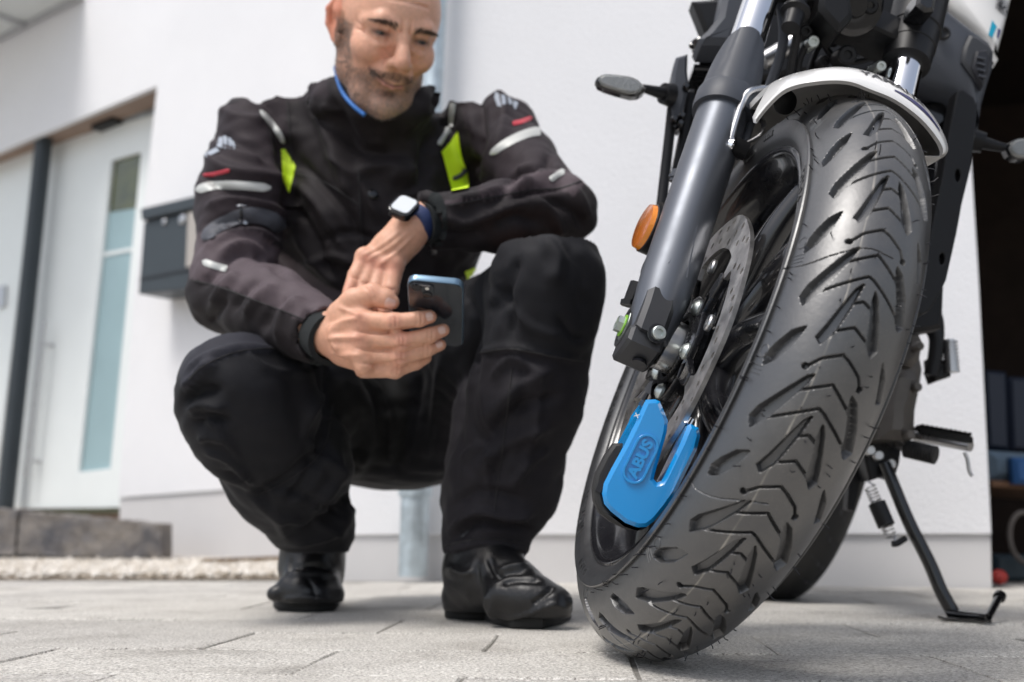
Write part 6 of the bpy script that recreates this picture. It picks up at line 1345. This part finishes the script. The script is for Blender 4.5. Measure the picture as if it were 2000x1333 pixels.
TF = [ ([(372, 810), (420, 830), (470, 900)], 6, .004), ([(400, 880), (450, 900), (500, 960)], 7, .005), ([(430, 920), (490, 950), (540, 1010)], 6, -.004), ([(620, 730), (640, 800), (620, 870)], 7, -.005), ([(600, 860), (640, 900), (680, 960)], 7, .005), ([(560, 960), (620, 980), (680, 1010)], 6, -.004), ([(540, 1010), (600, 1020), (670, 1040)], 6, .004), ([(480, 690), (520, 720), (600, 740)], 6, .003), ([(640, 760), (600, 800), (590, 860)], 6, .004), ([(900, 900), (940, 870), (980, 900)], 7, .004), ([(1000, 950), (1040, 900), (1070, 880)], 7, .004), ([(960, 740), (1000, 700), (1060, 730)], 7, .004), ([(1090, 620), (1120, 660), (1140, 660)], 7, -.004), ([(1000, 600), (1040, 640), (1100, 660)], 8, .003), ([(960, 560), (1000, 600), (1000, 660)], 8, -.004), ([(940, 760), (960, 860), (950, 980)], 6, .003), ([(1060, 740), (1040, 860), (1000, 960)], 6, .003), ([(720, 740), (760, 800), (760, 900)], 7, .004), ([(860, 700), (850, 800), (830, 900)], 7, .004), ([(900, 560), (930, 640), (925, 760)], 8, -.005),
 ([(362, 730), (400, 700), (470, 680), (560, 690)], 7, .004), ([(360, 760), (390, 735), (420, 705)], 10, .008), ([(358, 790), (385, 765), (430, 760)], 9, -.008), ([(370, 800), (400, 790), (440, 800)], 9, .006), ([(375, 830), (410, 815), (450, 825)], 8, -.006), ([(390, 860), (410, 850), (440, 860)], 9, .005),
 ([(640, 700), (650, 780), (640, 860), (560, 940), (500, 970)], 14, -.008), ([(560, 700), (600, 760), (610, 840)], 16, .006), ([(640, 870), (600, 940), (560, 980)], 10, -.006), ([(660, 880), (650, 950), (600, 1000)], 9, .006), ([(690, 960), (650, 1010), (590, 1030)], 9, -.007), ([(690, 990), (650, 1040), (560, 1060)], 9, .006), ([(480, 960), (540, 1010), (560, 1050)], 9, .004),
 ([(930, 690), (1000, 680), (1080, 695), (1130, 700)], 6, .004), ([(960, 620), (990, 560), (1010, 500)], 12, -.006), ([(1060, 470), (1090, 500), (1080, 560)], 16, .006), ([(1100, 470), (1140, 530), (1140, 620)], 14, -.004), ([(950, 820), (1010, 760), (1080, 720)], 14, .006), ([(940, 870), (1010, 800), (1100, 770)], 12, -.006), ([(930, 930), (1000, 860), (1080, 830)], 13, .006), ([(1030, 700), (1010, 820), (960, 940)], 12, -.004), ([(880, 1040), (930, 1000), (1000, 1010), (1040, 1000)], 9, .007), ([(880, 1060), (930, 1020), (1000, 1030), (1040, 1040)], 8, -.007), ([(880, 990), (940, 960), (1030, 980)], 10, -.005), ([(870, 1075), (950, 1062), (1030, 1075)], 8, .003),
 ([(700, 760), (720, 860), (690, 930)], 14, .006), ([(820, 720), (800, 840), (770, 930)], 12, -.005)]
Vt = folds(Vt, Qt, TF)
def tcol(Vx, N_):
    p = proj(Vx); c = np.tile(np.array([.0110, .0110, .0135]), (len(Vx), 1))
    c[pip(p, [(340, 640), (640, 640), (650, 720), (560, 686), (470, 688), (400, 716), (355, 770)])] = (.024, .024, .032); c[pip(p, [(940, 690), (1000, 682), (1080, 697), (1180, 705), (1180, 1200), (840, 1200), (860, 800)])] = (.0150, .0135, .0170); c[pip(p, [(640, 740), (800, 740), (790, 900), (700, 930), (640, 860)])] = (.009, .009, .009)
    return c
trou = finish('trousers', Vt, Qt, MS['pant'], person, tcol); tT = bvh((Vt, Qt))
for pts in ([(368, 742), (400, 714), (470, 686), (560, 684), (630, 712)], [(935, 690), (1000, 682), (1080, 697), (1140, 706)], [(500, 968), (560, 940), (630, 880), (650, 790)], [(1000, 720), (985, 850), (965, 1000)], [(868, 1066), (950, 1052), (1030, 1064)]): seam('seam', tT, pts, 2.6, MS['seam'], trou, .0004)

# ------------------------------------------------------------------ boots
def boot(name, parts, sole_out, toe, extra, lab=None):
    f = parts(); Vx, Qx, Ex = f.surface('b', None, None, 1); return Vx, Qx
g_r = G(990, 1222); YRt = float(G(1060, 1228)[1]); YRh = float(G(905, 1212)[1])
def rboot():
    lo_ = P(850, 1240, YRt-.08); f = Field([-.12, YRt-.12, -.005], [.13, YRh+.12, .17], .0032)
    hl, tn = P(922, 1160, YRh), P(1075, 1180, YRt)
    f.chain([P(952, 1060, 1.56), P(936, 1120, 1.56), hl], [r2(74, 1.56), r2(68, 1.56), r2(50, YRh)], .02)
    f.cap(P(905, 1165, YRh+.01), P(912, 1195, YRh+.01), r2(40, 1.6), r2(44, 1.6), .015)
    f.cap(P(965, 1120, 1.52), P(1040, 1168, YRt+.01), r2(62, 1.5), r2(46, YRt), .02)
    f.cap(P(990, 1165, YRt+.02), P(1080, 1178, YRt-.01), r2(48, YRt), r2(36, YRt), .015, sq=((0, 0, 1), .9)); f.cap(P(1000, 1185, YRt+.03), P(1080, 1190, YRt), r2(40, YRt), r2(34, YRt), .012)
    f.ell(P(1110, 1176, YRt-.02), (r2(12.5, YRt),)*3, None, .003)
    f.noise(.0010, 60, 3); f.half((0, 0, .013), (0, 0, -1)); return f
f = rboot(); Vx, Qx, Ex = f.surface('b', None, None, 1)
Vx = folds(Vx, Qx, [([(958, 1175), (965, 1195), (990, 1206), (1030, 1200), (1080, 1182), (1105, 1190)], 4, .0025), ([(950, 1160), (953, 1185), (970, 1205)], 5, .003), ([(980, 1140), (1010, 1132), (1060, 1135)], 6, -.003), ([(960, 1130), (990, 1118), (1030, 1115)], 6, -.003), ([(970, 1118), (1000, 1108), (1030, 1104)], 5, .003), ([(1040, 1180), (1060, 1165), (1080, 1148)], 4, -.003), ([(955, 1090), (965, 1115), (980, 1125)], 5, -.003), ([(880, 1110), (905, 1120), (925, 1118)], 6, .003), ([(930, 1100), (935, 1140), (948, 1180)], 5, -.002)])
br = finish('boot', Vx, Qx, MS['leather'], person)
tB = bvh((Vx, Qx))
def sole(pts, z0, z1, name='boot_sole', par=None):
    q = MB(); q.prism([np.array([p_[0], p_[1], z0]) for p_ in pts], (0, 0, z1-z0), .003); return q.build(name, MS['sole'], par, 50)
def gp(lst): return [G(x, y) for x, y in lst]
sl = [G(868, 1209)+[0, .07, 0], G(868, 1209), G(905, 1213), G(945, 1213), G(962, 1221), G(1000, 1229), G(1060, 1230), G(1100, 1220), G(1116, 1211), G(1112, 1206)+[0, .03, 0], G(1060, 1205)+[0, .06, 0], G(960, 1204)+[0, .11, 0]]
cen = sum(sl)/len(sl)
sole(sl, 0.0, .019, par=br)
YLf = float(G(600, 1195)[1])
f = Field([-.42, YLf-.10, -.005], [-.12, YLf+.26, .17], .0034)
f.chain([P(612, 1060, YLf+.06), P(610, 1110, YLf+.06), P(612, 1160, YLf+.06)], [r2(66, 1.75), r2(60, 1.75), r2(50, 1.75)], .02)
f.cap(P(600, 1130, YLf+.03), P(588, 1158, YLf), r2(50, 1.7), r2(42, 1.7), .015); f.cap(P(625, 1150, YLf+.02), P(618, 1168, YLf), r2(42, 1.7), r2(44, 1.7), .015); f.ell(P(540, 1160, YLf-.01), (r2(20, 1.7), r2(20, 1.7), r2(17, 1.7)), None, .006); f.ell(P(562, 1145, YLf-.005), (r2(22, 1.7),)*3, None, .008)
f.ell(P(650, 1160, YLf+.01), (r2(22, 1.7),)*3, None, .012); f.noise(.0010, 60, 4); f.half((0, 0, .013), (0, 0, -1))
Vx, Qx, Ex = f.surface('b', None, None, 1); Vx = folds(Vx, Qx, [([(570, 1110), (610, 1105), (650, 1112)], 5, -.003), ([(560, 1125), (610, 1120), (660, 1130)], 5, .003), ([(545, 1172), (600, 1168), (660, 1172)], 4, .002), ([(600, 1130), (612, 1150), (615, 1170)], 4, -.002), ([(568, 1090), (568, 1110), (560, 1125)], 4, -.002)])
bl_ = finish('boot', Vx, Qx, MS['leather'], person)
sl = [G(533, 1189), G(540, 1194), G(600, 1197), G(655, 1195), G(662, 1190)*[1.02, 1.02, 1], G(655, 1190)*[1.12, 1.12, 1], G(560, 1190)*[1.12, 1.12, 1], G(536, 1188)*[1.03, 1.03, 1]]; sole(sl, 0.0, .019, par=bl_)

# ------------------------------------------------------------------ smartphone (held), wristwatch (worn)
YP = YH-.004
TL, TR, BL = P(797, 541, YP-.074), P(905, 551, YP-.074), P(768, 618, YP+.002)
ex = TR-TL; Wp_ = np.linalg.norm(ex); ex /= Wp_; dn = BL-TL; dn -= ex*(dn@ex); dn /= np.linalg.norm(dn); nb = np.cross(ex, dn); nb = nb if nb@(O-TL) > 0 else -nb      # nb: back of the phone faces the camera side
Hp = Wp_*1.95; phone = empty('smartphone', tuple((TL+TR)/2)); tag(phone, 'dark blue smartphone with two rear cameras held in the bare right hand', 'smartphone')
def rrect(w_, h_, r_, n=6): 
    pts = []
    for cx_, cy_, a0_ in ((w_/2-r_, h_/2-r_, 0), (-w_/2+r_, h_/2-r_, 90), (-w_/2+r_, -h_/2+r_, 180), (w_/2-r_, -h_/2+r_, 270)):
        for k in range(n+1): a = math.radians(a0_+90*k/n); pts.append((cx_+r_*math.cos(a), cy_+r_*math.sin(a)))
    return pts
cP = (TL+TR)/2+dn*Hp/2
mphone = mat('phone_glass', (.012, .018, .026), .12, coat=.5); mframe = mat('phone_frame', (.16, .25, .34), .3, metal=.8)
me = curve2d([rrect(Wp_, Hp, .011)], .0078, .0006); xf(me, cP, ex, -dn, nb); link('phone_frame', me, mframe, phone, 40)
me = curve2d([rrect(Wp_-.0012, Hp-.0012, .0105)], .0006, 0); xf(me, cP+nb*.0050, ex, -dn, nb); link('back_glass', me, mphone, phone, 40)
ci = TL+ex*.0175+dn*.0175; me = curve2d([rrect(.029, .029, .0075)], .0016, .0003); xf(me, ci+nb*.0058, ex, -dn, nb); isl = link('camera_island', me, mphone, phone, 40)
for a_, b_ in ((-.0065, -.0065), (.0065, .0065)):
    q = MB(); q.lathe(ci+ex*a_+dn*b_+nb*.0066, nb, [(0, .0062), (.0016, .0062), (.0018, .0052), (.0010, .0048), (.0010, 0)], 24); q.build('camera_lens', M['blkgloss'], isl, 30)
q = MB(); q.lathe(ci+ex*.0065+dn*-.0065+nb*.0066, nb, [(0, .0024), (.0006, .0024), (.0006, 0)], 16); q.build('flash', mat('flash_white', (.85, .82, .75), .3), isl)
q = MB(); q.box(ci+ex*0-dn*.012+nb*.0068, ex*.010, dn*.0005, nb*.0003); q.build('island_edge', M['steel'], isl)

wc = P(789, 407, YW-.036); wx = P(815, 399, YW-.030)-P(768, 412, YW-.044); wx /= np.linalg.norm(wx); wn_ = np.array([-.05, -.78, .42]); wn_ -= wx*(wn_@wx); wn_ /= np.linalg.norm(wn_); wy = np.cross(wn_, wx)
ra_ = math.radians(32); wx, wy = wx*math.cos(ra_)+wy*math.sin(ra_), -wx*math.sin(ra_)+wy*math.cos(ra_)
me = curve2d([rrect(.036, .030, .008)], .0085, .0015); xf(me, wc, wx, wy, wn_); wt = link('wristwatch', me, M['blkgloss'], person, 40)
me = curve2d([rrect(.031, .025, .006)], .0012, .0003); xf(me, wc+wn_*.0062, wx, wy, wn_); link('watch_glass', me, mat('watch_screen', (.70, .73, .76), .10, coat=.5), wt, 40)  # pale grey base colour paints the bright reflection on the watch glass
q = MB(); wa = P(800, 448, YW)-P(850, 418, YW+.03); wa /= np.linalg.norm(wa); wcen = P(812, 440, YW+.006); q.lathe(wcen, wa, [(-.011, r2(41, 1.45)), (.011, r2(39.5, 1.45)), (.011, r2(36, 1.45)), (-.011, r2(36, 1.45))], 40, closed=True); q.build('watch_strap', mat('navy_strap', (.02, .035, .11), .5), wt, 40)
